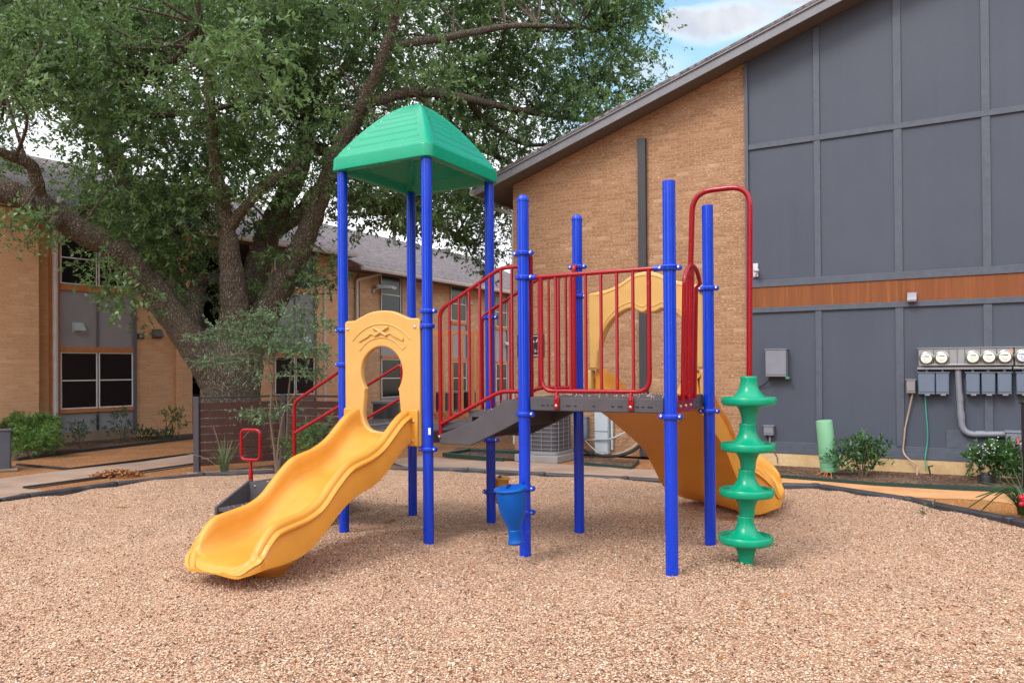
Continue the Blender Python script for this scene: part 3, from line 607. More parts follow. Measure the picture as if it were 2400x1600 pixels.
# bays
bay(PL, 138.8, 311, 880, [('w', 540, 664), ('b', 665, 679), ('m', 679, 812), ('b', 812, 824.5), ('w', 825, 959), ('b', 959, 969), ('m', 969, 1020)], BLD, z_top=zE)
b = MB(); b.pbox(PL, sl(225), sl(227.5), .2, PL.sz(226, 973)[1], .02, .06); b.build('pipe_stub', NEARBLK, BLD)
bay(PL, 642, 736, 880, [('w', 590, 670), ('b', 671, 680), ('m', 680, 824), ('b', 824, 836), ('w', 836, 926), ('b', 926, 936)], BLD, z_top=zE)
bay(PL, 470, 600, 880, [('w', 560, 668), ('b', 668, 680)], BLD, off=-3.7, z_top=zE) if False else None
hood(PL, 168.5, 195, 755, 781, VENT, BLD); hood(PL, 706, 722, 788, 806, VENT, BLD)
hood(PL, 321, 336, 781, 795, VENTD, BLD, .002, d=.08); hood(PL, 355.5, 378, 770.5, 794, VENTD, BLD, .002)
def downpipe(P, x, y0, off, parent, r=.045, jog=None):
    s = P.sz(x, 900)[0]; z1 = P.sz(x, y0)[1]; b = MB(); b.tube(fillet([P.p(s + (jog or 0), z1 + .12, off + .22), P.p(s + (jog or 0), z1 + .02, off + .2), P.p(s, z1 - .25, off), P.p(s, .1, off)], .06), r, 8); return b.build('downpipe', PIPE, parent)
downpipe(PL, 123, 480, .13, BLD, .05); downpipe(PL, 757.5, 640, .06, BLD, .04)
# roof of the long building
def roof(P, s0, s1, ze, over, run, rise, parent, end=.0):
    def q(o): return ze + (over - o) * rise
    b = MB(); prof = [(over, -.005), (over, .03), (-run, .03), (-run, -.005)]
    b.prism([P.p(s0, q(o) + d, o) for o, d in prof], P.p(s1, 0) - P.p(s0, 0)); rf = b.build('roof', SHING, parent)
    b = MB(); b.prism([P.p(s0, q(o) + .03, o) for o in (-run,)] + [P.p(s0, q(-run) - 1.2, -run * 2 - .5), P.p(s0, q(-run) - 1.25, -run * 2 - .5), P.p(s0, q(-run) - .01, -run)], P.p(s1, 0) - P.p(s0, 0)); b.build('roof', SHING, parent)
    b = MB(); b.pbox(P, s0, s1, ze - .10, ze - .002, .001, over - .02); b.build('soffit', SOFF, parent)
    b = MB(); b.prism([P.p(s0, ze + d, over + o) for o, d in ((.0, -.11), (.07, -.11), (.10, -.06), (.10, .0), (.0, .0))], P.p(s1, 0) - P.p(s0, 0)); b.build('gutter', PIPE, parent)
    return rf, q
roof(PL, sl(-700), sl(806), zE, .5, 5.0, .42, BLD)
# rear wing
WNG = empty('rear_wing', PB.px(937, 980), 'tan brick apartment wing with a grey roof seen between the blue posts', 'building')
sb = lambda x, y=800, o=0: PB.sz(x, y, o)[0]
g0 = PB.sz(832, 621, .55); g1 = PB.sz(1136, 671, .55); zW = (g0[1] + g1[1]) / 2; print('rear eave', g0, g1)
b = MB(); b.pbox(PB, sb(806), sb(1330), -.05, zW, -6, 0); b.build('brick_wall', BRICK_B, WNG)
b = MB(); b.pbox(PB, sb(840), sb(868), -.05, zW, .0015, .06); b.build('brick_pilaster', BRICK_B, WNG)
bay(PB, 891, 938, 800, [('w', 642, 735), ('b', 735, 742), ('b', 833, 840), ('w', 841, 932)], WNG, n=1, z_top=zW - .1)
bay(PB, 1055, 1091, 800, [('w', 670, 751), ('b', 751, 759), ('b', 838, 846), ('w', 847, 925)], WNG, n=1, z_top=zW - .1)
bay(PB, 1160, 1186, 800, [('w', 696, 765), ('b', 765, 772), ('b', 846, 851), ('w', 852, 922)], WNG, n=1, z_top=zW - .1)
downpipe(PB, 834, 636, .06, WNG, .045, jog=.9)
rf, qf = roof(PB, sb(812), sb(1330), zW, .55, 5.2, .43, WNG)
for x, o in ((839, -3.6), (924, -3.8)):
    s = PB.sz(x, 565, o)[0]; b = MB(); b.lathe([(.07, -.1), (.07, .42), (.085, .42), (.085, .46), (.0, .47)], PB.p(s, qf(o), o), n=10); b.build('roof_pipe', VENTD, rf)
for x, o in ((970, -4.2), (1042, -4.6), (1068, -4.0)):
    s = PB.sz(x, 600, o)[0]; b = MB(); b.pbox(PB, s - .2, s + .2, qf(o), qf(o) + .2, o - .2, o + .2); b.build('roof_vent', VENTD, rf, bevel=.03)
lp = MB(); s, z = PB.sz(870, 682); lp.tube([PB.p(s, z, .0), PB.p(s, z, .12)], .05, 8); lp.tube([PB.p(s, z, .1), PB.p(s + .1, z + .10, .24)], .03, 6)
lp.prism([PB.p(s + .02, z + .08, .16), PB.p(s + .06, z + .22, .20), PB.p(s + .42, z + .16, .48), PB.p(s + .40, z + .08, .46)], PB.p(.34, .0, -.10) - PB.p(0, 0, 0)); lp.build('flood_lamp', VENT, WNG, bevel=.01)
for x, y in ((1093, 705), (1180, 800)): hood(PB, x, x + 10, y, y + 12, VENT, WNG)
# ================================================================== the play structure
uA, uB, uE, uG = -4.6426, -3.7348, -2.8303, -1.6718; w0, w1 = 5.2599, 6.2698; PRd = .0445
PLAY = empty('play_structure', L(-3.2, 5.8, 0), 'red, blue and yellow playground climber with green roof, two slides and a ramp', 'playground')
def bolt_mesh(pts, nrm, parent, r=.012):
    b = MB()
    for p in pts: b.lathe([(r, -.004), (r, .003), (r * .8, .007), (r * .35, .009), (.0, .0095)], p, nrm, 10)
    return b.build('bolt', BOLT, parent)
def clamp(p, lug, parent, h=.017, lugs=(1, -1)):
    b = MB(); b.lathe([(PRd + .001, -h), (PRd + .012, -h), (PRd + .019, -h * .5), (PRd + .019, h * .5), (PRd + .012, h), (PRd + .001, h)], p, n=28)
    o = []
    for s in lugs:
        d = lug * s; side = Vector((-d.y, d.x, 0)); c = p + d * (PRd + .022)
        b.lathe([(.012, -.018), (.02, -.014), (.021, 0), (.02, .014), (.012, .018)], c, side, 14); o.append((c, side))
    cl = b.build('clamp', BLUE, parent)
    k = MB()
    for c, side in o:
        for s in (1, -1): k.lathe([(.009, .0), (.009, .004), (.004, .007), (0, .0075)], c + side * s * .0175, side * s, 8)
    k.cur = 0
    for v, f, mi in ((k.v, k.f, 1),):
        pass
    kb = k.build('clamp_bolt', BOLT); 
    # the bolts belong to the clamp's own mesh
    bm = bmesh.new(); bm.from_mesh(cl.data); n0 = len(bm.faces); bm.from_mesh(kb.data); bm.faces.ensure_lookup_table()
    for f in bm.faces[n0:]: f.material_index = 1
    bm.to_mesh(cl.data); bm.free(); cl.data.materials.append(BOLT); bpy.data.objects.remove(kb)
    return cl
def post(u, w, top, cap, clamps):
    p0 = L(u, w, 0); b = MB(); n = 56
    b.lathe([(PRd, -.06), (PRd, top - .002), (PRd - .002, top)], p0, n=n); o = b.build('post', BLUE, PLAY)
    if cap:
        c = MB(); c.lathe([(PRd + .004, top - .012), (PRd + .004, top + .003), (PRd - .001, top + .008)] + [((PRd - .002) * math.cos(a), top + .008 + (PRd - .008) * math.sin(a)) for a in np.linspace(0, math.pi / 2, 7)], p0, n=n); c.build('post_cap', BLUE, o)
    for z, dirv, lg in clamps: clamp(L(u, w, z), dirv, o, lugs=lg)
    return o
BOTH = (1, -1)
d1 = (U * .9 - W * .1).normalized()
post(uA, w0, 3.20, False, [(1.787, U, (-1,)), (1.485, U, BOTH), (.78, U, (-1,))])
post(uB, w0, 3.20, False, [(1.917, (U * .8 + W * .1).normalized(), (1,)), (1.795, (U * -1).normalized(), (1,)), (.779, U, BOTH)])
post(uA, w1, 3.20, False, [(1.48, U, BOTH), (.78, U, BOTH)])
post(uB, w1, 3.20, False, [(1.92, U, BOTH), (.769, U, BOTH), (.284, U, BOTH)])
post(uE, w0, 2.735, True, [(2.324, U, BOTH), (2.137, U, (1,)), (1.089, U, (1,)), (.521, U, (1,)), (.34, U, (1,))])
post(uE, w1, 2.755, True, [(2.331, U, BOTH), (2.071, U, (1,)), (1.08, U, BOTH)])
post(uG, w0, 2.74, False, [(2.135, U, (-1,)), (2.133 - .002, U, (1,)), (1.097, U, BOTH)])
post(uG, w1, 2.75, False, [(2.077, U, BOTH), (1.084, U, BOTH)])
# ---- moulded green roof
cu_, cw_ = (uA + uB) / 2, (w0 + w1) / 2; hu, hw = (uB - uA) / 2 + .062, (w1 - w0) / 2 + .062
def rsq(k, n, rc):                                # point k of n round a rounded square with half side 1; also its distance from the nearest corner line
    s = 8 * k / n; side = int(s // 2) % 4; t = (s % 2) - 1
    x, y = [(1, t), (-t, 1), (-1, -t), (t, -1)][side]
    m_ = 1 - rc; qx, qy = max(-m_, min(m_, x)), max(-m_, min(m_, y)); dx, dy = x - qx, y - qy; l = math.hypot(dx, dy)
    if abs(x) > m_ and abs(y) > m_: x, y = qx + dx / l * rc, qy + dy / l * rc
    return x, y, 1 - abs(t)
def frof(r): return 3.305 + .545 * (1 - r ** 1.56) - .022 * max(0, 1 - r / .2) ** 2
NS = 192; GR = [.235 + .096 * k for k in range(8)]
rings = sorted(set([round(x, 4) for x in np.linspace(.012, 1, 46) if all(abs(x - g_) > .014 for g_ in GR)] + [round(g_ + d_, 4) for g_ in GR for d_ in (-.0135, -.008, .008, .0135)])); vs = []; fs = []
for r in rings:
    for k in range(NS):
        x, y, cd = rsq(k, NS, .13); z = frof(r); edge = cd * r; lim = .10 + .085 * r; g_ = 0
        q_ = min(1, max(0, (edge - lim) / .02)); dip = any(abs(r - c_) < .010 for c_ in GR)
        g_ = (1 - q_) * .008 * min(1, (1 - r) * 25) - (q_ * .042 if dip else 0)
        vs.append(L(cu_ + x * hu * r, cw_ + y * hw * r, z + g_))
def ring(scale, z):
    for k in range(NS): x, y, _ = rsq(k, NS, .13); vs.append(L(cu_ + x * hu * scale, cw_ + y * hw * scale, z))
for sc, z in ((1.010, 3.303), (1.020, 3.297), (1.024, 3.286), (1.03, 3.20), (1.03, 3.19), (1.015, 3.184), (.90, 3.184), (.885, 3.19), (.87, 3.25), (.80, 3.285), (.62, 3.36), (.4, 3.46), (.2, 3.53), (.02, 3.55)): ring(sc, z)
nr = len(vs) // NS
for i in range(nr - 1):
    for k in range(NS): fs.append((i * NS + k, i * NS + (k + 1) % NS, (i + 1) * NS + (k + 1) % NS, (i + 1) * NS + k))
b = MB(); b.add(vs, fs); b.add([L(cu_, cw_, frof(0))] + vs[:NS], [(0, k + 1, (k + 1) % NS + 1) for k in range(NS)]); b.build('roof', GREEN, PLAY, sharp=50)
k = MB(); q_ = (Vector((0, 0, 0)) - L(uB, w0, 0)).normalized(); t_ = Vector((-q_.y, q_.x, 0)); c_ = L(uB, w0, .93) + q_ * (PRd + .0006) + t_ * .012
k.prism([c_ + t_ * a + Vector((0, 0, z)) for a, z in ((-.010, -.028), (.010, -.028), (.010, .028), (-.010, .028))], q_ * .001); k.build('sticker', WHITE, PLAY)
# ---- decks
def deck(u0, u1, z, th, name='deck'):
    b = MB(); b.lbox(u0, u1, w0 - .002, w1 + .002, z - th, z); return b.build(name, DECK, PLAY, bevel=.008)
deck(uA + .05, uB - .05, .915, .10); MD = deck(uE + .05, uG - .05, 1.222, .105)
for u, wd_ in ((-2.671, .03), (-2.627, .017), (-2.588, .018), (-2.457, .032), (-2.399, .02), (-2.25, .02), (-2.102, .02), (-2.045, .034), (-1.915, .02), (-1.872, .02), (-1.82, .036)):
    b = MB(); b.lbox(u - wd_ / 2, u + wd_ / 2, w0 - .0045, w0 + .01, 1.155, 1.164); b.build('deck_slot', DECKDK, MD)
for w in np.linspace(w0 + .08, w1 - .08, 9): b = MB(); b.lbox(uG - .06, uG - .047, w - .012, w + .012, 1.157, 1.165); b.build('deck_slot', DECKDK, MD)
# ---- ramp with two steps from the roofed tower to the main deck
for w in (w0 + .02, w1 - .05):
    pts = [(-3.66, .90), (-3.62, .825), (-3.324, .828), (-3.016, .968), (-2.85, 1.052), (-2.85, 1.195), (-3.012, 1.19), (-3.331, 1.006), (-3.62, .905)]
    b = MB(); b.prism([L(u, w, z) for u, z in pts], W * .03); b.build('stringer', DECK, PLAY, bevel=.004)
b = MB(); b.lbox(-3.66, -3.36, w0 + .052, w1 - .052, .955, 1.0); b.lbox(-3.37, -3.06, w0 + .052, w1 - .052, 1.05, 1.10); b.lbox(-3.07, -2.86, w0 + .052, w1 - .052, 1.13, 1.19)
b.lbox(-3.38, -3.34, w0 + .052, w1 - .052, .86, 1.06); b.lbox(-3.09, -3.05, w0 + .052, w1 - .052, .96, 1.15); b.build('step', DECK, PLAY, bevel=.004)
# ---- red railings
RT, RB = .0165, .0125
def rail(name, paths, bal, parent=PLAY, r=RT, rb=RB):
    b = MB()
    for p in paths: b.tube(p, r, 12)
    o = b.build(name, RED, parent)
    for a, c in bal: k = MB(); k.tube([a, c], rb, 10); k.build('baluster', RED, o)
    return o
def interp(pts, u):
    for (a, za), (c, zc) in zip(pts[:-1], pts[1:]):
        if a <= u <= c: return za + (zc - za) * (u - a) / (c - a)
def stair_rail(w, u_new, top, low, us):
    P_ = lambda u, z: L(u, w, z)
    up = fillet([P_(u_new, .875), P_(u_new, top[0][1])] + [P_(*q) for q in top[1:]], .07)
    lo_ = fillet([P_(u_new, low[0][1])] + [P_(*q) for q in low[1:]], .06)
    return rail('stair_railing', [up, lo_], [(P_(u, interp(low, u)), P_(u, interp([(u_new, top[0][1])] + top[1:], u))) for u in us])
top = [(-3.632, 1.925), (-3.05, 2.232), (-2.84, 2.232)]; low = [(-3.632, .985), (-3.06, 1.26), (-2.84, 1.262)]
o = stair_rail(w0 + .035, -3.632, top, low, (-3.538, -3.444, -3.347, -3.246, -3.152, -3.05, -2.952)); bolt_mesh([L(-3.632, w0 + .015, .885)], -W, o, .013)
o = stair_rail(w1 - .035, -3.80, [(-3.80, 1.93), (-3.21, 2.245), (-2.84, 2.262)], [(-3.80, .985), (-3.21, 1.262), (-2.84, 1.27)], (-3.70, -3.60, -3.50, -3.40, -3.30, -3.20, -3.10, -3.0, -2.93))
# safety bars either side of the stair opening
for s, z1 in ((1, 2.32), (-1, 2.33)):
    w = (w0 if s > 0 else w1)
    b = MB(); b.tube(fillet([L(uE + .01, w + s * .03, z1), L(uE + .01, w + s * .10, z1), L(uE + .01, w + s * .10, 1.2)], .06), .02, 12); b.build('safety_bar', RED, PLAY)
# front barrier between the two near deck posts
P_ = lambda u, z: L(u, w0, z)
bars = [-2.679 + .1227 * k for k in range(1, 7)]
fr = rail('front_railing', [[P_(uE + .05, 2.134), P_(uG - .05, 2.137)], fillet([P_(-2.679, 2.13), P_(-2.679, 1.268), P_(-1.823, 1.268), P_(-1.823, 2.13)], .1, 7)], [(P_(u, 1.27), P_(u, 2.13)) for u in bars])
for u in (-2.548, -1.960):
    b = MB(); b.tube([L(u, w0 - .004, 1.262), L(u, w0 - .012, 1.20)], .0145, 10); b.lbox(u - .021, u + .021, w0 - .02, w0 - .0055, 1.13, 1.235); k = b.build('rail_bracket', RED, fr, bevel=.006); bolt_mesh([L(u, w0 - .0205, 1.158)], -W, k, .013)
for u in (uE + .078, uG - .078): b = MB(); b.tube([L(u - .035, w0, 2.1355), L(u + .035, w0, 2.1355)], .0215, 12); b.build('rail_socket', BLUE, fr)
# ---- keyhole panel over the wave slide (between the two front tower posts)
PM = lambda w: MLAT @ Matrix(((1, 0, 0, 0), (0, 0, 1, w), (0, 1, 0, 0), (0, 0, 0, 1)))   # local x -> u, y -> z
uc = (uA + uB) / 2 + .006
outl = [(-.398, .80), (.398, .80), (.402, .82), (.402, 1.845), (.385, 1.862), (.30, 1.864)] + [(p.x, p.y) for p in smooth_curve([(.29, 1.866, 0), (.23, 1.89, 0), (.12, 1.929, 0), (0, 1.94, 0), (-.12, 1.929, 0), (-.23, 1.89, 0), (-.29, 1.866, 0)], 4)] + [(-.30, 1.864), (-.385, 1.862), (-.402, 1.845), (-.402, .82)]
arc = [(.222 * math.cos(a), 1.412 + .222 * math.sin(a)) for a in np.linspace(R(-38), R(218), 30)]
key = arc + [(p.x, p.y) for p in smooth_curve([(-.185, 1.25, 0), (-.188, 1.19, 0), (-.197, 1.12, 0), (-.197, 1.02, 0), (-.15, .94, 0), (-.06, .91, 0), (.06, .91, 0), (.15, .94, 0), (.197, 1.02, 0), (.197, 1.12, 0), (.188, 1.19, 0), (.185, 1.25, 0)], 3)]
outl = [(x + uc, z) for x, z in outl]; key = [(x + uc, z) for x, z in key]
pn = plate('slide_panel', [outl, key], .055, PM(w0 - .02), CREAM, PLAY, .012)
bolt_mesh([L(uc - .365, w0 - .0485, 1.79), L(uc + .355, w0 - .0485, 1.79)], -W, pn, .014)
# raised moulding on it: a sunken band with two leaves and a crossed pair of sticks
fw = w0 - .0475; b = MB()
def ridge(pts, r): b.tube([L(uc + x, fw, z) for x, z in pts], r, 8)
ra = lambda rad, a0, a1: [(rad * math.cos(a), 1.412 + rad * math.sin(a)) for a in np.linspace(R(a0), R(a1), 18)]
ridge(ra(.30, 40, 140), .007); ridge(ra(.415, 42, 138), .007)
for a in (40, 140): ridge([(.30 * math.cos(R(a)), 1.412 + .30 * math.sin(R(a))), (.35 * math.cos(R(a)), 1.412 + .35 * math.sin(R(a)))], .006)
for sgn in (1, -1):
    pts = [(.10, 1.745), (.14, 1.757), (.19, 1.742), (.24, 1.70), (.235, 1.675), (.19, 1.695), (.14, 1.715)]
    c = [L(uc + sgn * x, fw, z) for x, z in pts]; b.prism(c if sgn < 0 else c[::-1], -W * .012)
    b.tube([L(uc + sgn * .10, fw - .004, 1.742), L(uc + sgn * .055, fw - .004, 1.735), L(uc + sgn * .02, fw - .004, 1.76)], .008, 6)
    b.tube([L(uc - sgn * .065, fw - .006, 1.725), L(uc + sgn * .06, fw - .006, 1.79)], .013, 8); b.ball(L(uc + sgn * .066, fw - .006, 1.793), .018, 8)
b.build('panel_relief', CREAM, pn, bevel=.004)
# ---- wave slide
rimW = np.array([3.45, 3.52, 3.55, 3.58, 3.62, 3.70, 3.77, 3.884, 4.02, 4.148, 4.295, 4.437, 4.56, 4.687, 4.83, 4.957, 5.06, 5.16, 5.235])
rimZ = np.array([.138, .205, .225, .28, .335, .405, .425, .440, .462, .515, .640, .742, .778, .806, .868, .962, 1.04, 1.09, 1.105])
bedW = np.array([3.45, 3.50, 3.61, 3.80, 4.0, 4.15, 4.30, 4.44, 4.56, 4.70, 4.85, 5.0, 5.12, 5.235])
bedZ = np.array([.128, .170, .196, .215, .262, .345, .455, .540, .580, .615, .690, .800, .880, .905])
def csp(x, X, Z):
    i = min(max(np.searchsorted(X, x) - 1, 0), len(X) - 2); t = (x - X[i]) / (X[i + 1] - X[i]); t = min(max(t, 0), 1)
    def mm(j): return 0 if j <= 0 or j >= len(X) - 1 else (Z[j + 1] - Z[j - 1]) / (X[j + 1] - X[j - 1])
    h = X[i + 1] - X[i]; return (2 * t**3 - 3 * t**2 + 1) * Z[i] + (t**3 - 2 * t**2 + t) * h * mm(i) + (-2 * t**3 + 3 * t**2) * Z[i + 1] + (t**3 - t**2) * h * mm(i + 1)
def trough(ws, half, rz, bz, place, mat, name, low=None):
    """sweep of a moulded slide: ws stations; half width, rim height, bed height per station"""
    vs = []; fs = []; n = None
    for i, w in enumerate(ws):
        h, r_, b_ = half(w), rz(w), bz(w); d = max(r_ - b_, .004); lo_ = low(w) if low else b_ - .05
        ol = min(r_ - .02, lo_)
        e_ = min(1, d / .1)
        sec = [(-h - .060, ol), (-h - .066, ol + (r_ - ol) * .40), (-h - .046, r_ - .086 * e_), (-h - .070, r_ - .068 * e_), (-h - .076, r_ - .054 * e_), (-h - .068, r_ - .042 * e_), (-h - .040, r_ - .036 * e_), (-h - .038, r_ - .016), (-h - .024, r_ + .002), (-h - .004, r_ + .007), (-h + .016, r_ + .002), (-h + .030, r_ - .014),
               (-h + .036, r_ - .35 * d), (-h + .052, r_ - .70 * d), (-h + .085, b_ + .10 * d), (-h + .13, b_ + .02 * d), (-h * .45, b_), (0, b_ - .004)]
        sec = sec + [(-x, z) for x, z in sec[-2::-1]]; sec += [(h * .6, ol + .008), (0, ol + .01), (-h * .6, ol + .008)]
        n = len(sec)
        for x, z in sec: vs.append(place(w, x, z))
    for i in range(len(ws) - 1):
        for k in range(n): fs.append((i * n + k, i * n + (k + 1) % n, (i + 1) * n + (k + 1) % n, (i + 1) * n + k))
    fs += [tuple(range(n)), tuple((len(ws) - 1) * n + k for k in range(n))[::-1]]
    b = MB(); b.add(vs, fs); return b.build(name, mat, PLAY, sharp=60)
us = uc + .0
wst = list(3.45 + .12 * np.linspace(0, 1, 22) ** 1.8) + list(np.linspace(3.57, 3.66, 6)) + list(np.linspace(3.68, 5.235, 74))
def half(w):
    t = min(1, max(0, (4.15 - w) / .5)); h = .268 + .006 * t * t * (3 - 2 * t); rc = .16; q = max(0, rc - (w - 3.45))
    return h - rc + math.sqrt(max(0, rc * rc - q * q)) + .002
ws_ = trough(wst, half, lambda w: csp(w, rimW, rimZ), lambda w: csp(w, bedW, bedZ), lambda w, x, z: L(us + x, w, z), YELLOW, 'wave_slide', low=lambda w: csp(w, bedW, bedZ) - .014 - .030 * min(1, (w - 3.45) / .05) - .028 * min(1, max(0, (w - 3.6) / .3)))
b = MB(); pts = [(-.27, .0), (.285, .0), (.27, .19), (-.25, .19)]
lv = [(-.305, .30, 3.50, 4.02, .165), (-.295, .29, 3.56, 4.00, .135), (-.25, .22, 3.70, 4.00, .09), (-.22, .13, 3.79, 4.03, .03), (-.21, .10, 3.82, 4.05, -.03)]; vs = []
for a_, c_, p_, q_, z in lv:
    for k in range(24):
        x, y, _ = rsq(k, 24, .5); vs.append(L(us + (a_ + c_) / 2 + x * (c_ - a_) / 2, (p_ + q_) / 2 + y * (q_ - p_) / 2, z + (.07 * max(0, min(1, (y + 1) / 2)) if z > .15 else 0)))
b.add(vs, [(i * 24 + k, i * 24 + (k + 1) % 24, (i + 1) * 24 + (k + 1) % 24, (i + 1) * 24 + k) for i in range(4) for k in range(24)]); b.build('slide_foot', YELLOW, ws_, sharp=80)
for s in (1, -1):
    x0 = us + s * .30; b = MB(); lo_, hi = (x0, us + s * .395) if s > 0 else (us + s * .395, x0)
    b.lbox(lo_, hi, w0 - .078, w0 - .051, .803, 1.108); k = b.build('slide_flange', YELLOW, ws_, bevel=.012); bolt_mesh([L(us + s * .355, w0 - .0785, 1.01), L(us + s * .345, w0 - .0785, .85)], -W, k, .014)
# ---- hood and wide curved slide at the far side of the main deck
ho = [(-2.735, 1.43), (-2.735, 2.085), (-2.72, 2.096)] + [(p.x, p.y) for p in smooth_curve([(-2.68, 2.10, 0), (-2.555, 2.122, 0), (-2.44, 2.165, 0), (-2.35, 2.218, 0), (-2.28, 2.246, 0), (-2.19, 2.252, 0), (-2.10, 2.232, 0), (-2.02, 2.192, 0), (-1.93, 2.158, 0), (-1.82, 2.128, 0), (-1.76, 2.118, 0)], 4)] + [(-1.725, 2.112), (-1.712, 2.10), (-1.712, 1.43)]
hi_ = [(-1.772, 1.36), (-1.772, 1.46)] + [(p.x, p.y) for p in smooth_curve([(-1.782, 1.56, 0), (-1.815, 1.70, 0), (-1.88, 1.82, 0), (-1.965, 1.898, 0), (-2.06, 1.93, 0), (-2.10, 1.915, 0), (-2.15, 1.90, 0), (-2.19, 1.922, 0), (-2.23, 1.902, 0), (-2.28, 1.918, 0), (-2.33, 1.945, 0), (-2.41, 1.925, 0), (-2.49, 1.875, 0), (-2.57, 1.79, 0), (-2.625, 1.67, 0), (-2.652, 1.54, 0)], 4)] + [(-2.66, 1.46), (-2.66, 1.36)]
lp = ho[:1] + ho[1:]
hood_o = plate('slide_hood', [[(-2.735, 1.432)] + ho[1:-1] + [(-1.712, 1.432)] + [(x, max(z, 1.432)) for x, z in hi_]], .12, PM(w1 + .07), CREAM, PLAY, .016)
uS = -2.235; RB_ = .46; S0 = 1.33
_th = np.concatenate([np.zeros(120), np.linspace(0, R(84), 160), np.full(40, R(84))]); _ds = np.concatenate([np.full(120, S0 / 120), np.full(160, RB_ * R(84) / 160), np.full(40, .26 / 40)])
_hd = _th + np.concatenate([np.full(120, .085), np.linspace(.085, 0, 160), np.zeros(40)]); _sl = np.cumsum(_ds); _pu = uS + np.cumsum(np.sin(_hd) * _ds); _pw = w1 + .03 + np.cumsum(np.cos(_hd) * _ds); TT = float(_sl[-1])
def cpath(t):                                      # centre line: a widening right-hand bend down to the ground
    return float(np.interp(t, _sl, _pu)), float(np.interp(t, _sl, _pw)), float(np.interp(t, _sl, _hd))
cb_t = np.array([0, .12, .46, .91, 1.2, 1.45, 1.75, TT - .15, TT]); cb_z = np.array([1.20, 1.18, .99, .74, .50, .34, .26, .22, .16])
cr_t = np.array([0, .1, .3, .6, .91, 1.2, 1.45, 1.75, TT - .25, TT - .06, TT]); cr_z = np.array([1.43, 1.42, 1.34, 1.15, 1.0, .78, .64, .55, .50, .34, .18])
cl_t = np.array([0, .1, .46, .91, 1.30, 1.55, 1.75, TT - .2, TT]); cl_z = np.array([1.07, 1.05, .88, .63, .27, .06, .01, .02, .08])
def cplace(t, x, z):
    u, w, a = cpath(t); return L(u + x * math.cos(a), w - x * math.sin(a), z)
def chalf(t): return .42 - .07 * min(1, t / 1.0) - .12 * max(0, 1 - (TT - t) / .16) ** 2.2
cs = trough(list(np.linspace(0, TT - .2, 70)) + list(np.linspace(TT - .19, TT, 16)), chalf, lambda t: csp(t, cr_t, cr_z), lambda t: csp(t, cb_t, cb_z), cplace, YELLOW, 'curved_slide', low=lambda t: csp(t, cl_t, cl_z))
for s in (-1, 1):
    b = MB(); x0 = uS + s * .50; b.prism([L(x0 - .02, w1 + .012, 1.12), L(x0 + .02, w1 + .012, 1.12), L(x0 + .02, w1 + .012, 1.42), L(x0 - .02, w1 + .012, 1.42)], W * .11); b.build('slide_flange', CREAM, cs, bevel=.012)
ht = MB(); ht.tube([L(x, w1 + .012, z + .055 * (1 if z > 1.6 else .3)) for x, z in hi_[3:-3]], .007, 6); ht.tube([L(x, w1 + .011, z - .03) for x, z in ho[4:-4]], .006, 6); ht.build('hood_moulding', CREAM, hood_o)
b = MB(); hp = L(-1.93, w1 + .30, 1.10); b.lathe([(.15, 0), (.135, .06), (.10, .13), (.075, .19), (.055, .225), (.03, .243), (0, .248)], hp, n=24); b.build('slide_hump', CREAM, cs)
# ---- climber: loop, bracket, arched pole and the green pods
wm = (w0 + w1) / 2
b = MB(); uu = uG - .02
lp_ = [L(uu, wm - .155, 1.20), L(uu + .02, wm - .155, 2.05)] + [L(uu + .02 + .004 * k, wm - .155 * math.cos(a), 2.05 + .155 * math.sin(a)) for k, a in enumerate(np.linspace(.2, math.pi - .2, 9))] + [L(uu + .02, wm + .155, 2.05), L(uu, wm + .155, 1.20)]
b.tube(lp_, .0165, 12); CLM = b.build('climber_loop', RED, PLAY)
b = MB(); b.lbox(uG - .05, uG - .042, wm - .20, wm + .20, 1.105, 1.235); b.lbox(uG - .11, uG - .05, wm - .20, wm + .20, 1.2235, 1.2315); k = b.build('bracket', RED, CLM, bevel=.004); bolt_mesh([L(uG - .0415, wm + q, 1.15) for q in (-.13, 0, .13)], U, k, .013)
b = MB(); b.tube([L(uG - .03, wm + .035, 1.20), L(uG - .005, wm + .03, 2.19)], .029, 14); b.build('upright', RED, CLM)
ap = fillet([L(uG - .002, wm + .01, 2.12), L(-1.648, wm, 2.757), L(-1.226, wm, 2.757), L(-1.242, wm, 1.36), L(-1.283, wm, .02)], .15, 8)
b = MB(); b.tube(ap, .0205, 14); POLE = b.build('arched_pole', RED, PLAY)
def pod(zd, ztop, zbot, o):
    b = MB(); s = lambda z: o + Vector((0, 0, z))
    up = [(.0, ztop), (.056, ztop), (.060, ztop - .006)] + [(.058 + .074 * t ** 2.8, ztop - .006 + (zd + .018 - ztop + .006) * t) for t in np.linspace(.1, 1, 10)]
    dish = [(.168, zd + .016), (.176, zd + .028), (.188, zd + .030), (.194, zd + .022), (.194, zd - .012), (.184, zd - .026), (.165, zd - .030)]
    dn_ = [(.090 - .037 * (1 - (1 - t) ** 2.4), zd - .034 + (zbot - zd + .034) * t) for t in np.linspace(0, 1, 9)] + [(0, zbot)]
    b.lathe(up + dish + dn_, o, n=44); return b.build('pod', GREEN, POLE, sharp=50)
zs = [1.190, .857, .527, .187]; tops = [1.372, 1.030, .697, .358]; bots = [1.033, .700, .361, .0]
for zd, zt_, zb_ in zip(zs, tops, bots):
    q = -1.242 + (-1.283 + 1.242) * (1.36 - zd) / 1.34; pod(zd, zt_, zb_, L(q, wm, 0))
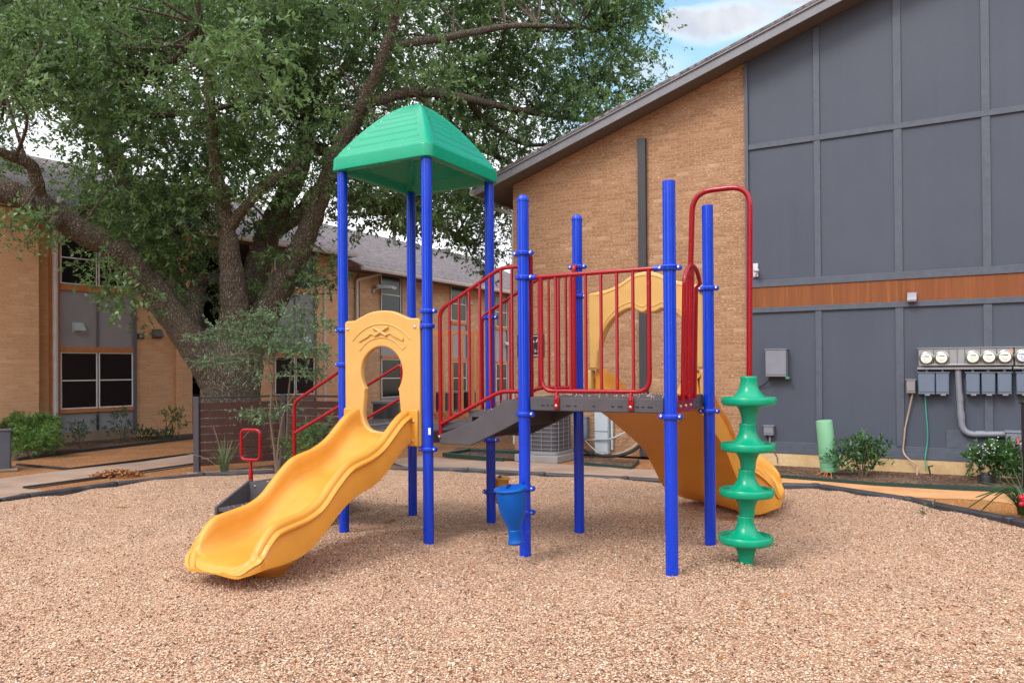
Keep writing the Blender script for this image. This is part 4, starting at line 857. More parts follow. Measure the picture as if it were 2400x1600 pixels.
# ---- blue drum on the near deck post, small yellow drum on the tower post behind it
def drum(u, w, z0, ztop, r, mat, name, tilt, s=1.0):
    ax = (Vector((0, 0, 1)) + tilt).normalized(); o = L(u, w, z0); h = (ztop - z0)
    prof = [(.0, 0), (.42 * r, 0), (.50 * r, .015 * h), (.52 * r, .04 * h), (.47 * r, .07 * h), (.43 * r, .10 * h), (.42 * r, .16 * h), (.43 * r, .21 * h), (.44 * r, .235 * h), (.44 * r, .25 * h), (.41 * r, .262 * h), (.44 * r, .275 * h), (.45 * r, .29 * h), (.48 * r, .31 * h), (.66 * r, .42 * h), (.80 * r, .54 * h), (.89 * r, .68 * h), (.93 * r, .82 * h), (.94 * r, .92 * h), (.92 * r, .935 * h), (1.04 * r, .945 * h), (1.08 * r, .962 * h), (1.05 * r, .982 * h), (.96 * r, .992 * h), (.5 * r, 1.0 * h), (0, 1.005 * h)]
    b = MB(); b.lathe(prof, o, ax, 40); k = b.build(name, mat, PLAY, sharp=30)
    e = MB(); e.tube([o + ax * (h * 1.004) + (U * -.3 + W * .95).normalized() * (r * q) + (U * -.85 - W * .2) * (r * .15) for q in np.linspace(-.6, .72, 7)], [.004, .012, .017, .018, .017, .012, .004], 6); e.build('drum_slot', DECKDK if name != 'drum' else m_plain('drum slot', lin(18, 40, 110), .5), k)
    return k
drum(-2.945, 5.145, .36, .625, .105, DRUMBLUE, 'drum', (U * -.12 - W * .1)) if False else None
def place_drum():
    t = at(1196, 1140, 5.72); bt = at(1209, 1274, 5.74); ax = (t - bt); h = ax.length; o = bt
    q = bt; r = .108; prof_u = 0
    k = drum(q.dot(U), q.dot(W), q.z, q.z + h, .116, DRUMBLUE, 'drum', Vector((ax.x, ax.y, 0)) / ax.z)
    b = MB()
    for z in (.521, .34): b.tube([L(uE + .02, w0 - .01, z), L(uE - .05, w0 - .06, z)], .018, 10)
    b.build('drum_mount', BLUE, k)
place_drum()
t = at(1168, 1117, 7.42); k = drum(t.dot(U), t.dot(W), t.z - .25, t.z, .085, YELLOW, 'drum', Vector((.10, -.05, 0)))
# ---- transfer step, stairs up to the tower, handrails and the loop handle
b = MB(); uL, uR = -6.085, -5.26; wf, wr, wb = 5.09, 5.466, w1 + .02
b.lbox(uL + .03, uR, wf, wr, .10, .135); b.lbox(uL + .03, uR, wr, wr + .03, .10, .325); b.lbox(uL, uR, wr + .03, wb, .26, .326)
b.lbox(uL, uR, wr + .0, wr + .03, .3255, .333)
TS = b.build('transfer_step', DECK, PLAY, bevel=.006)
for u in (uL, uR - .03): b = MB(); b.prism([L(u, wf - .02, .07), L(u, wf - .02, .145), L(u, wr + .01, .345), L(u, wr + .05, .345), L(u, wr + .05, .07)], U * .03); b.build('side_plate', DECK, TS, bevel=.004)
b = MB()
for k in range(4): b.lbox(-6.0 + .05 * k, -5.985 + .05 * k, wr - .002, wr + .02, .20, .207)
b.build('riser_hole', DECKDK, TS); bolt_mesh([L(-5.97, wr - .003, .295)], -W, TS, .013)
b = MB()
for u in (uL + .07,):
    for w in (wr + .12, wb - .08): b.tube([L(u, w, -.03), L(u, w, .27)], .03, 10)
b.build('step_leg', DECK, TS)
b = MB(); zz = [.325, .52, .72, .915]; ul = [-5.26, -5.06, -4.86, -4.70]
for k in range(3): b.lbox(ul[k], ul[k + 1] + .02, w0 + .06, w1 - .06, zz[k] + .16, zz[k + 1] - .005 * (k < 2) - .001); 
b.build('step', DECK, PLAY, bevel=.005)
for w in (w0 + .03,):
    b = MB(); b.prism([L(u, w, z) for u, z in ((-5.30, .22), (-5.18, .20), (-4.74, .60), (-4.70, .68), (-4.70, .93), (-4.78, .93), (-5.30, .42))], W * .03); b.build('stringer', DECK, PLAY, bevel=.01)
P_ = lambda u, z: L(u, w0 + .0, z)
v = lambda x, y, w: (lambda d, t: Vector(ORG + d * t))(ray(x, y), (w - float(ORG @ np.array(W))) / float(ray(x, y) @ np.array(W)))
rail('handrail', [fillet([v(804, 864, w0), v(690, 942, w0), v(690, 1075, w0)], .06), [v(690, 1015, w0), v(804, 947, w0)]], [], r=.016)
wq = w1 - .03
b = MB(); b.prism([v(x, y, wq) for x, y in ((846, 1004), (940, 1000), (939, 1046), (936, 1056), (928, 1066), (876, 1106), (846, 1124))], W * -.03); b.build('stringer', DECK, PLAY, bevel=.006)
rail('handrail', [fillet([v(942, 965, wq), v(942, 853, wq), v(850, 909, wq), v(850, 1055, wq)], .05), [v(942, 932, wq), v(852, 984, wq)]], [], r=.016)
hb = v(588, 1128, 5.52); hc = at(587, 1042, hb.y)
b = MB(); b.tube([hb, Vector((hb.x, hb.y, hb.z + .10)), Vector((hb.x, hb.y, hb.z + .115)), Vector((hb.x, hb.y, hc.z - .145))], [.0225, .0225, .017, .016], 12)
sx_, sz_ = .118, .150; ang_ = U * .93 + W * .1; ang_.normalize()
q = lambda x, z: Vector((hb.x, hb.y, hc.z)) + ang_ * x + Vector((0, 0, z))
lpz = fillet([q(0, -sz_), q(sx_, -sz_), q(sx_, sz_), q(-sx_, sz_), q(-sx_, -sz_), q(0, -sz_)], .055, 7); b.tube(lpz, .0165, 12); b.build('loop_handle', RED, PLAY)
# pebbles kicked up onto the deck and steps
g = np.random.default_rng(9); n = 110; pu = uE + .07 + (uG - uE - .14) * g.random(n); pw = w0 + .02 + .95 * g.random(n); pz = np.full(n, 1.2225)
n2_ = 60; pu2 = uL + .06 + .7 * g.random(n2_); pw2 = wf + .03 + .3 * g.random(n2_); pz2 = np.full(n2_, .1355)
n3_ = 60; pu3 = uL + .05 + .7 * g.random(n3_); pw3 = wr + .06 + .6 * g.random(n3_); pz3 = np.full(n3_, .3265)
n4_ = 40; pu4 = -3.36 + .28 * g.random(n4_); pw4 = w0 + .08 + .8 * g.random(n4_); pz4 = np.full(n4_, 1.1005)
pu = np.concatenate([pu, pu2, pu3, pu4]); pw = np.concatenate([pw, pw2, pw3, pw4]); pz = np.concatenate([pz, pz2, pz3, pz4]); n = len(pu)
o = np.array([[1, 0, 0], [0, 1, 0], [-1, 0, 0], [0, -1, 0], [0, 0, 1], [0, 0, -1]], float); sz = (.003 + .004 * g.random(n))[:, None, None]
vv = o[None] * (1 + .4 * (g.random((n, 6, 1)) - .5)) * sz; xy = np.outer(pu, np.array(U)) + np.outer(pw, np.array(W)); vv = vv + xy[:, None, :]; vv[:, :, 2] += pz[:, None] + sz[:, :, 0] * .6
f = np.array([[0, 1, 4], [1, 2, 4], [2, 3, 4], [3, 0, 4], [1, 0, 5], [2, 1, 5], [3, 2, 5], [0, 3, 5]]); f = (f[None] + (np.arange(n) * 6)[:, None, None]).reshape(-1, 3)
tag(np_mesh('deck_pebbles', vv.reshape(-1, 3), f, tS.m, tone=np.repeat(.6 + .4 * g.random(n), 6)), 'pale pebbles kicked up onto the dark rubber deck and steps', 'pebbles', kind='stuff')
# ================================================================== the big oak
tK = NT('oak bark'); mpK = tK.n('ShaderNodeMapping'); tK.l(tK.pos(), mpK.inputs['Vector']); mpK.inputs['Scale'].default_value = (1, 1, .38)
vK = tK.n('ShaderNodeTexVoronoi', feature='DISTANCE_TO_EDGE'); vK.inputs['Scale'].default_value = 34; wK = tK.noise(5, 4, .6, mpK.outputs[0], 1.0)
aK = tK.n('ShaderNodeVectorMath', operation='MULTIPLY_ADD'); tK.l(wK.outputs['Color'], aK.inputs[0]); aK.inputs[1].default_value = (.20, .20, .14); tK.l(mpK.outputs[0], aK.inputs[2]); tK.l(aK.outputs[0], vK.inputs['Vector'])
nK = tK.noise(1.4, 5, .6); nK2 = tK.noise(60, 4, .7)
cK = tK.ramp(vK.outputs['Distance'], [(.0, lin(44, 38, 33)), (.10, lin(104, 94, 83)), (.5, lin(156, 144, 128))])
cK = tK.mix(tK.ramp(nK.outputs['Fac'], [(.45, (0, 0, 0, 1)), (.7, (.6, .6, .6, 1))]), cK, tK.mix(.5, cK, lin(126, 112, 94)))
tK.set(Base_Color=cK, Roughness=.92, Specular_IOR_Level=.15); tK.bump(tK.math('ADD', vK.outputs['Distance'], tK.math('MULTIPLY', nK2.outputs['Fac'], .16)), .05, 1.0); BARK = tK.m
LEAF = m_leaf('oak leaf', (.034, .076, .022, 1), (.092, .170, .056, 1), (.22, .34, .125, 1), .34, .44, .6)
OAK = empty('oak_tree', gp(522, 1075), 'huge spreading oak with dark rough bark behind the dark slatted fence', 'tree')
limbs = {
 'trunk': [(548, 1085, 13.0, 175), (547, 1040, 13, 152), (545, 970, 13, 138), (541, 915, 13, 134), (545, 860, 13, 138), (556, 805, 13, 118), (560, 765, 13, 100)],
 'L': [(525, 915, 12.95, 84), (492, 858, 12.8, 82), (450, 800, 12.7, 74), (392, 722, 12.5, 68), (338, 652, 12.2, 62), (285, 592, 12, 58), (205, 552, 11.7, 57), (130, 505, 11.4, 58), (60, 465, 11.2, 60), (-20, 440, 11, 58), (-130, 415, 10.8, 50), (-300, 380, 10.4, 30)],
 'L1': [(95, 480, 11.3, 36), (88, 430, 11.1, 30), (70, 385, 10.9, 28), (10, 360, 10.6, 22), (-70, 320, 10.2, 14)],
 'L2': [(520, 870, 13.3, 60), (470, 780, 13.4, 54), (418, 690, 13.8, 48), (380, 590, 14.1, 46), (330, 490, 14.3, 40), (278, 385, 14.4, 40), (232, 306, 14.2, 38), (135, 216, 14, 36), (60, 212, 13.8, 36), (-60, 190, 13.5, 30), (-220, 120, 13, 18)],
 'L3': [(300, 430, 14.4, 26), (250, 310, 14.0, 22), (262, 214, 13.4, 26), (325, 180, 12.8, 24), (405, 145, 12.2, 20), (470, 60, 11.5, 12)],
 'L4': [(262, 214, 13.4, 18), (300, 250, 13, 22), (325, 266, 12.8, 20), (405, 268, 12.6, 16), (480, 262, 12.3, 14), (560, 240, 12, 9)],
 'M': [(552, 810, 12.85, 76), (546, 690, 12.7, 62), (540, 600, 12.6, 48), (530, 530, 12.5, 40), (515, 450, 12.3, 32), (500, 340, 12, 26), (490, 200, 11.6, 20), (470, 60, 11.2, 14), (450, -100, 10.8, 8)],
 'M1': [(532, 540, 12.5, 26), (580, 480, 12.4, 24), (640, 420, 12.3, 22), (690, 390, 12.4, 16), (720, 340, 12.5, 8)],
 'R1': [(572, 800, 13.2, 84), (590, 690, 13.4, 66), (615, 590, 13.6, 58), (655, 490, 13.9, 50), (692, 420, 14, 44), (715, 330, 14.1, 40), (728, 210, 14.2, 34), (735, 60, 14.2, 26), (742, -100, 14, 16)],
 'R2': [(580, 815, 13.1, 76), (630, 722, 13.05, 72), (675, 640, 13, 60), (715, 560, 12.95, 50), (748, 470, 12.9, 44), (778, 385, 12.8, 40), (840, 262, 12.6, 32), (900, 120, 12.3, 24), (950, -40, 12, 16), (1000, -200, 11.6, 9)],
 'R3': [(640, 540, 13.8, 34), (705, 500, 14.2, 40), (760, 440, 14.6, 32), (830, 468, 14.6, 24), (905, 492, 14.9, 30), (955, 478, 15.0, 22), (1030, 530, 15.4, 16), (1120, 575, 15.8, 8)],
 'R4': [(728, 205, 14.2, 22), (690, 150, 14.0, 24), (655, 60, 13.6, 18), (640, -60, 13.2, 10)],
 'R5': [(725, 260, 14.1, 24), (790, 180, 14.3, 20), (850, 100, 14.5, 16), (905, 20, 14.6, 10)],
 'R6': [(715, 345, 14.1, 30), (760, 352, 14.6, 26), (820, 372, 15.2, 26), (940, 350, 15.8, 22), (1040, 320, 16.2, 18), (1130, 350, 16.5, 14), (1230, 400, 16.8, 8)],
 'R7': [(850, 245, 12.6, 24), (980, 215, 13.2, 24), (1110, 235, 14.2, 18), (1240, 262, 15, 14), (1390, 285, 15.8, 8)],
 'R8': [(905, 110, 12.3, 20), (1060, 85, 13.2, 18), (1220, 60, 14.2, 13), (1420, 70, 15.2, 7)],
 'R9': [(1090, 232, 14.2, 14), (1160, 300, 15, 13), (1240, 340, 15.6, 9), (1330, 330, 16, 5)],
 'L5': [(440, 790, 12.75, 46), (455, 720, 12.9, 44), (462, 680, 13, 40), (470, 655, 13, 30)],
}
nodes = []
tb = MB(); lb = MB()
def limb(b, pts, jit=.025):
    p3 = [at(x, y, Y) for x, y, Y, _ in pts]; r3 = [w_ * Y / F / 2 for _, _, Y, w_ in pts]
    P = smooth_curve(p3, 5); rr = np.interp(np.linspace(0, len(r3) - 1, len(P)), range(len(r3)), r3)
    P = [p + Vector(RNG.normal(size=3)) * jit * min(1, r_ * 6) * .5 for p, r_ in zip(P, rr)]
    b.tube(P, list(rr), 16); nodes.extend([(p, r_) for p, r_ in zip(P, rr)])
limb(tb, limbs['trunk'], .02); limb(tb, limbs['L'], .03); limb(tb, limbs['M']); limb(tb, limbs['R1']); limb(tb, limbs['R2'])
for k in limbs:
    if k not in ('trunk', 'L', 'M', 'R1', 'R2'): limb(lb, limbs[k])
for x, y, Y, r_ in ((133, 520, 11.25, .10), (436, 565, 12.6, .0), (680, 640, 12.75, .09), (470, 650, 12.9, .13)):
    if r_: c = at(x, y, Y); tb.ball(c, r_, 12, (1, .8, 1))
TR = tb.build('trunk', BARK, OAK, sharp=80)
# ---- crown: leaf clumps held by small branches
def in_poly(x, y, poly): return bool(inside(np.array([x]), np.array([y]), poly)[0])
crown = [(-230, -360), (-230, 400), (-60, 400), (60, 330), (140, 360), (200, 430), (235, 560), (285, 620), (380, 640), (420, 560), (520, 480), (620, 430), (700, 470), (800, 440), (890, 520), (980, 560), (1090, 590), (1180, 600), (1185, 480), (1240, 380), (1330, 330), (1420, 270), (1480, 190), (1500, 130), (1470, 70), (1500, 0), (1530, -110), (1400, -330), (800, -420)]
gaps = [(40, 262, 75, 40), (165, 330, 60, 35), (395, 375, 55, 30), (600, 300, 40, 45), (650, 60, 40, 30), (690, 480, 45, 35), (860, 545, 60, 28), (190, 455, 40, 25), (1010, 560, 60, 25), (760, 210, 28, 40)]
clumps = []
def try_clump(x, y, Y, r_, prob=1.0):
    for gx_, gy_, ga, gb in gaps:
        if ((x - gx_) / ga) ** 2 + ((y - gy_) / gb) ** 2 < 1.15 and RNG.random() < .93: return
    if RNG.random() < prob: clumps.append((at(x, y, Y), r_))
def layer(n, y0, y1, Y0, Y1, r0, r1, xr=(-240, 1530), sep=.75):
    got = []; tries = 0
    while len(got) < n and tries < 6000:
        tries += 1; x = RNG.uniform(*xr); y = RNG.uniform(y0, y1); Y = RNG.uniform(Y0, Y1)
        if x > 850: Y = max(Y + (x - 850) / 650 * 3.0, 14.9 if x > 1060 else 0)
        if not in_poly(x, y, crown): continue
        if any(((x - a) ** 2 + (y - b_) ** 2) < (sep * 62) ** 2 for a, b_ in got): continue
        got.append((x, y)); try_clump(x, y, Y, RNG.uniform(r0, r1))
layer(46, -120, 230, 9.0, 11.5, .36, .6)
layer(160, -240, 660, 11.5, 13.2, .45, .75, sep=.62)
layer(180, -240, 660, 13.2, 15.5, .5, .85, sep=.62)
layer(105, -240, 480, 15.5, 18, .6, 1.0, sep=.75)
for x, y, Y, r_ in ((25, 520, 10.6, .22), (75, 515, 10.7, .26), (110, 545, 10.8, .22), (60, 560, 10.7, .20), (20, 545, 10.6, .16), (255, 660, 11.2, .25), (235, 610, 11.3, .22), (300, 700, 11.3, .28), (345, 735, 11.5, .18), (265, 700, 11.3, .16), (310, 560, 12.2, .5), (380, 590, 12.4, .5), (430, 610, 12.8, .4), (440, 690, 12.9, .35), (480, 640, 13, .3), (500, 700, 13, .25), (420, 640, 12.7, .35), (345, 590, 12.3, .45), (400, 470, 12.6, .5), (450, 520, 12.8, .45), (330, 450, 12.8, .5), (490, 560, 13.2, .4), (600, 520, 13.2, .4), (660, 430, 13.4, .5), (580, 420, 13.2, .5), (720, 540, 13.4, .35), (290, 540, 12.2, .4), (350, 520, 12.6, .5), (250, 500, 12.3, .4), (210, 480, 12.3, .35), (660, 600, 12.8, .25), (735, 620, 12.8, .32), (760, 590, 12.9, .28), (715, 660, 12.8, .25), (640, 650, 12.7, .16), (770, 650, 12.9, .2), (700, 700, 12.9, .18), (620, 680, 12.8, .14), (1120, 560, 15.6, .4), (1160, 590, 15.8, .32), (1070, 560, 15.6, .4), (1000, 535, 15.5, .35), (1140, 640, 16, .2), (1110, 610, 15.8, .2), (940, 520, 15.2, .3), (880, 500, 15, .35), (1080, 490, 15.6, .5), (1000, 470, 15.6, .45), (1140, 500, 15.9, .5), (1170, 540, 16, .3), (1165, 470, 16, .4), (1060, 430, 15.6, .5),
  (1495, 58, 15.4, .18), (1510, 45, 15.4, .12), (1485, 120, 15.6, .2), (1462, 150, 15.6, .2), (1500, 140, 15.8, .12), (1520, 190, 16, .13), (1500, 205, 16, .18), (1480, 10, 15.2, .25), (1520, 5, 15.2, .12), (1440, 215, 16, .35), (1470, 225, 16.2, .2), (1400, 260, 16.2, .4), (1430, 110, 15.8, .35), (1440, 30, 15.4, .4), (1380, 190, 15.9, .45)): clumps.append((at(x, y, Y), r_))
NP = np.array([n_[0] for n_ in nodes]); NRad = np.array([n_[1] for n_ in nodes])
B, D_, Ln, Wd, Tn = [], [], [], [], []
for c, r_ in clumps:
    dd = np.linalg.norm(NP - np.array(c), axis=1); i = int(np.argmin(dd + RNG.random(len(dd)) * .8)); s = Vector(NP[i])
    dist = (c - s).length
    if dist < 4.2 and dist > .25:
        mid = (s + c) / 2 + Vector(RNG.normal(size=3)) * dist * .10 + Vector((0, 0, dist * .08)); r0_ = min(NRad[i] * .6, .012 + dist * .013)
        pts = smooth_curve([s, mid, c], 5); lb.tube(pts, list(np.linspace(r0_, .006, len(pts))), 6, cap=False)
    nt = int(46 * (r_ / .6) ** 2 * RNG.uniform(.75, 1.15)) + 5; base_t = RNG.uniform(-.24, .26)
    off = RNG.normal(size=(nt, 3)); off /= np.linalg.norm(off, axis=1, keepdims=True); rad = RNG.random(nt)[:, None] ** .62
    tp = np.array(c) + off * rad * r_ * np.array([1.15, 1.1, .72]); td = off * np.array([1, 1, .5]) + RNG.normal(size=(nt, 3)) * .5 + np.array([0, 0, -.12]); td /= np.linalg.norm(td, axis=1, keepdims=True)
    ln_t = RNG.uniform(.16, .36, nt)
    nl = 13; tt_ = RNG.random((nt, nl)); tt_.sort(axis=1)
    bp = tp[:, None, :] + td[:, None, :] * (tt_ * ln_t[:, None])[:, :, None] + RNG.normal(size=(nt, nl, 3)) * .016
    ld_ = td[:, None, :] * .6 + RNG.normal(size=(nt, nl, 3)) * .75; ld_[:, :, 2] += .05
    B.append(bp.reshape(-1, 3)); D_.append(ld_.reshape(-1, 3)); n = nt * nl; sc_ = RNG.uniform(.72, 1.3); ll_ = RNG.uniform(.055, .112, n) * sc_; Ln.append(ll_); Wd.append(ll_ * RNG.uniform(.36, .5, n))
    Tn.append(np.clip(.46 + base_t + np.repeat(RNG.normal(size=nt) * .10, nl) + RNG.normal(size=n) * .16 + np.where(RNG.random(n) > .96, .35, 0), 0, 1))
B, D_, Ln, Wd, Tn = map(np.concatenate, (B, D_, Ln, Wd, Tn)); print('oak leaves', len(B), 'clumps', len(clumps))
lb.build('limb', BARK, OAK, sharp=80)
v_, f_, t_ = leaf_arrays(B, D_, Ln, Wd, Tn, .7); np_mesh('crown', v_, f_, LEAF, OAK, tone=t_)
# ================================================================== smaller plants
STEM = m_plain('shrub stem', lin(100, 85, 72), .85, 0, .2, 30)
def shrub(name, label, cat, c, mat, blobs, leaf, n, stems, group=None, spread=.6, up=.5, tw=9, tl=(.06, .14)):
    """blobs: (dx, dy, z, r, rz) relative to the foot c; stems: lists of points relative to the foot"""
    root = empty(name, c, label, cat, group)
    if stems:
        b = MB()
        for st_ in stems: pts = smooth_curve([c + Vector(p[:3]) for p in st_], 4); b.tube(pts, list(np.linspace(st_[0][3], st_[-1][3], len(pts))), 7)
        b.build('stem', STEM, root)
    wt_ = np.array([q[3] ** 2 * q[4] for q in blobs]); wt_ = wt_ / wt_.sum(); Bb, Dd, Tt = [], [], []
    for q, k in zip(blobs, wt_):
        m_ = max(2, int(n * k / tw)); off = RNG.normal(size=(m_, 3)); off /= np.linalg.norm(off, axis=1, keepdims=True)
        tp = np.array(c) + np.array(q[:3]) + off * (RNG.random(m_)[:, None] ** .5) * np.array([q[3], q[3], q[4]])
        td = off + RNG.normal(size=(m_, 3)) * .4 + np.array([0, 0, up]); td /= np.linalg.norm(td, axis=1, keepdims=True)
        tt_ = RNG.random((m_, tw)); bp = tp[:, None] + td[:, None] * (tt_ * RNG.uniform(*tl, m_)[:, None])[:, :, None]
        ld_ = td[:, None] * .8 + RNG.normal(size=(m_, tw, 3)) * spread
        Bb.append(bp.reshape(-1, 3)); Dd.append(ld_.reshape(-1, 3)); Tt.append(np.clip(.45 + RNG.uniform(-.12, .16) + np.repeat(RNG.normal(size=m_) * .12, tw) + RNG.normal(size=m_ * tw) * .16, 0, 1))
    Bb, Dd, Tt = map(np.concatenate, (Bb, Dd, Tt)); Bb[:, 2] = np.maximum(Bb[:, 2], .01); k = len(Bb)
    v_, f_, t_ = leaf_arrays(Bb, Dd, RNG.uniform(leaf[0], leaf[1], k), RNG.uniform(leaf[2], leaf[3], k), Tt, .5); np_mesh('foliage', v_, f_, mat, root, tone=t_)
    return root
LF_LIME = m_leaf('bright shrub leaf', (.040, .100, .018, 1), (.10, .20, .04, 1), (.22, .35, .09, 1), .45, .35)
LF_DARK = m_leaf('dark shrub leaf', (.022, .048, .022, 1), (.055, .10, .045, 1), (.11, .18, .08, 1), .4, .25)
LF_GLOSS = m_leaf('glossy shrub leaf', (.016, .056, .014, 1), (.042, .12, .03, 1), (.12, .24, .07, 1), .28, .2, .6)
LF_MYRT = m_leaf('myrtle leaf', (.075, .13, .066, 1), (.14, .22, .115, 1), (.24, .34, .17, 1), .5, .3)
def stems_fan(n, h, r, r0=.012):
    out = []
    for k in range(n):
        a = 6.283 * k / n + RNG.uniform(-.4, .4); out.append([(.02 * math.cos(a), .02 * math.sin(a), -.02, r0), (.4 * r * math.cos(a), .4 * r * math.sin(a), h * .5, r0 * .7), (r * math.cos(a), r * math.sin(a), h, .003)])
    return out
def blob_fan(n, h, r, br):
    return [(RNG.uniform(-r, r), RNG.uniform(-r, r) * .6, RNG.uniform(.25, 1) * h, br * RNG.uniform(.7, 1.2), br * RNG.uniform(.6, .9)) for _ in range(n)]
# left bed
shrub('nandina_shrub', 'bushy bright green shrub against the downpipe beside the left window bay', 'shrub', gp(98, 1058), LF_LIME, blob_fan(20, .58, .24, .18), (.04, .08, .016, .028), 4600, stems_fan(6, .6, .3), 'green shrubs along the long brick building')
shrub('nandina_shrub', 'bright green shrub at the photo edge above the grey cabinet', 'shrub', gp(25, 1050), LF_LIME, blob_fan(14, .5, .26, .17), (.04, .08, .016, .028), 3200, stems_fan(5, .5, .3), 'green shrubs along the long brick building')
shrub('nandina_shrub', 'low lime green shrub spilling over the edging strip', 'shrub', gp(72, 1068), LF_LIME, blob_fan(12, .36, .36, .16), (.035, .07, .014, .026), 3000, stems_fan(4, .25, .3), 'green shrubs along the long brick building')
shrub('small_shrub', 'thin dark shrub below the left half of the grey bay panel', 'shrub', gp(188, 1046), LF_DARK, blob_fan(8, .45, .2, .12), (.03, .055, .014, .024), 620, stems_fan(5, .42, .2, .008), 'sparse dark shrubs under the window bay')
shrub('small_shrub', 'thin dark shrub below the right half of the grey bay panel', 'shrub', gp(288, 1034), LF_DARK, blob_fan(9, .58, .24, .13), (.03, .055, .014, .024), 800, stems_fan(6, .5, .22, .008), 'sparse dark shrubs under the window bay')
c_ = gp(388, 1022)
shrub('leaning_shrub', 'small green shrub on a bent stem against the brick by the pilaster', 'shrub', c_, LF_LIME, [(.15, 0, .42, .17, .12), (.32, 0, .34, .14, .10), (.02, 0, .50, .12, .09), (.24, 0, .55, .12, .10), (.38, 0, .22, .10, .08), (-.08, 0, .40, .08, .06)], (.035, .065, .014, .024), 700, [[(0, 0, 0, .016), (.05, 0, .2, .012), (.22, 0, .45, .004)], [(0, 0, 0, .012), (.02, 0, .25, .010), (-.02, 0, .5, .004)]])
shrub('ground_cover_plant', 'low dark leafy ground cover along the foot of the brick wall', 'ground cover', gp(370, 1026), LF_DARK, [(-.35 + .18 * k, RNG.uniform(-.1, .1), .08, .2, .10) for k in range(5)], (.03, .06, .014, .024), 1300, None)
# lacy small tree in front of the fence
c_ = gp(640, 1108); Yc = c_.y
def rel(x, y, dy=0.0): p = at(x, y, Yc + dy); return p - c_
def st_(pts, r0, r1): return [tuple(rel(x, y, d)) + (r0 + (r1 - r0) * k / (len(pts) - 1),) for k, (x, y, d) in enumerate(pts)]
stems = [st_([(648, 1108, 0), (643, 1050, 0), (634, 980, 0), (637, 900, 0), (630, 840, 0), (640, 770, .1), (650, 720, .15)], .024, .007),
         st_([(655, 1105, .1), (660, 1020, .1), (650, 950, .1), (640, 905, .1)], .020, .010),
         st_([(665, 1100, .15), (672, 1020, .15), (676, 930, .2), (684, 850, .25), (690, 790, .3)], .022, .007),
         st_([(650, 1108, -.1), (652, 1040, -.1), (668, 960, -.1), (700, 915, -.15)], .016, .006),
         st_([(634, 850, 0), (600, 830, -.1), (540, 830, -.2), (480, 840, -.3)], .010, .004),
         st_([(632, 830, 0), (590, 790, -.1), (520, 770, -.2), (450, 785, -.3)], .010, .004),
         st_([(640, 780, .1), (690, 760, .2), (740, 770, .3)], .008, .003), st_([(690, 800, .3), (730, 830, .3), (775, 845, .3)], .007, .003),
         st_([(636, 975, 0), (600, 962, -.1), (560, 965, -.2)], .009, .003), st_([(684, 860, .25), (720, 880, .2), (760, 905, .2)], .007, .003)]
bl = []
def spray(x0, y0, x1, y1, n, rx, rz, d0=-.3, d1=.4):
    for k in range(n):
        t = (k + RNG.random()) / n; p = rel(x0 + (x1 - x0) * t, y0 + (y1 - y0) * t + RNG.uniform(-8, 8), RNG.uniform(d0, d1)); bl.append((p.x, p.y, p.z, rx * RNG.uniform(.7, 1.2), rz * RNG.uniform(.45, .8)))
for a in ((445, 785, 640, 795, 16, .13, .045), (452, 850, 640, 838, 16, .13, .04), (500, 770, 620, 760, 9, .14, .05), (560, 745, 700, 730, 10, .14, .06), (640, 770, 760, 775, 12, .14, .06), (640, 810, 780, 830, 14, .14, .07), (550, 800, 700, 815, 14, .15, .06), (560, 880, 640, 885, 7, .10, .04), (660, 860, 770, 880, 12, .12, .05), (555, 962, 640, 985, 9, .11, .05), (600, 965, 650, 985, 6, .11, .06), (650, 950, 700, 960, 6, .10, .06), (690, 690, 760, 700, 6, .10, .04), (700, 740, 790, 760, 8, .12, .05)): spray(*a)
shrub('myrtle_tree', 'slender small tree with pale thin trunks and lacy grey green leaves before the dark fence', 'tree', c_, LF_MYRT, bl, (.028, .050, .014, .024), 14000, stems, spread=.42, up=.02, tw=11, tl=(.05, .17))
shrub('bed_shrub', 'yellow green low shrub at the foot of the lacy tree', 'shrub', gp(672, 1104), LF_LIME, [(rel(x, y).x, d, rel(x, y).z, r_, r_ * .7) for x, y, d, r_ in ((655, 1040, -.1, .13), (685, 1050, -.05, .15), (665, 1070, -.1, .13), (700, 1020, .1, .13), (625, 1035, -.1, .10), (690, 1085, 0, .12))], (.025, .045, .012, .02), 1700, None)
shrub('bed_shrub', 'grey green shrub under the red handrail behind the wave slide', 'shrub', gp(745, 1100), LF_MYRT, [(RNG.uniform(-.28, .42), RNG.uniform(-.1, .4), RNG.uniform(.15, .75), .17, .12) for _ in range(16)], (.026, .046, .013, .022), 2900, stems_fan(5, .6, .3, .01))
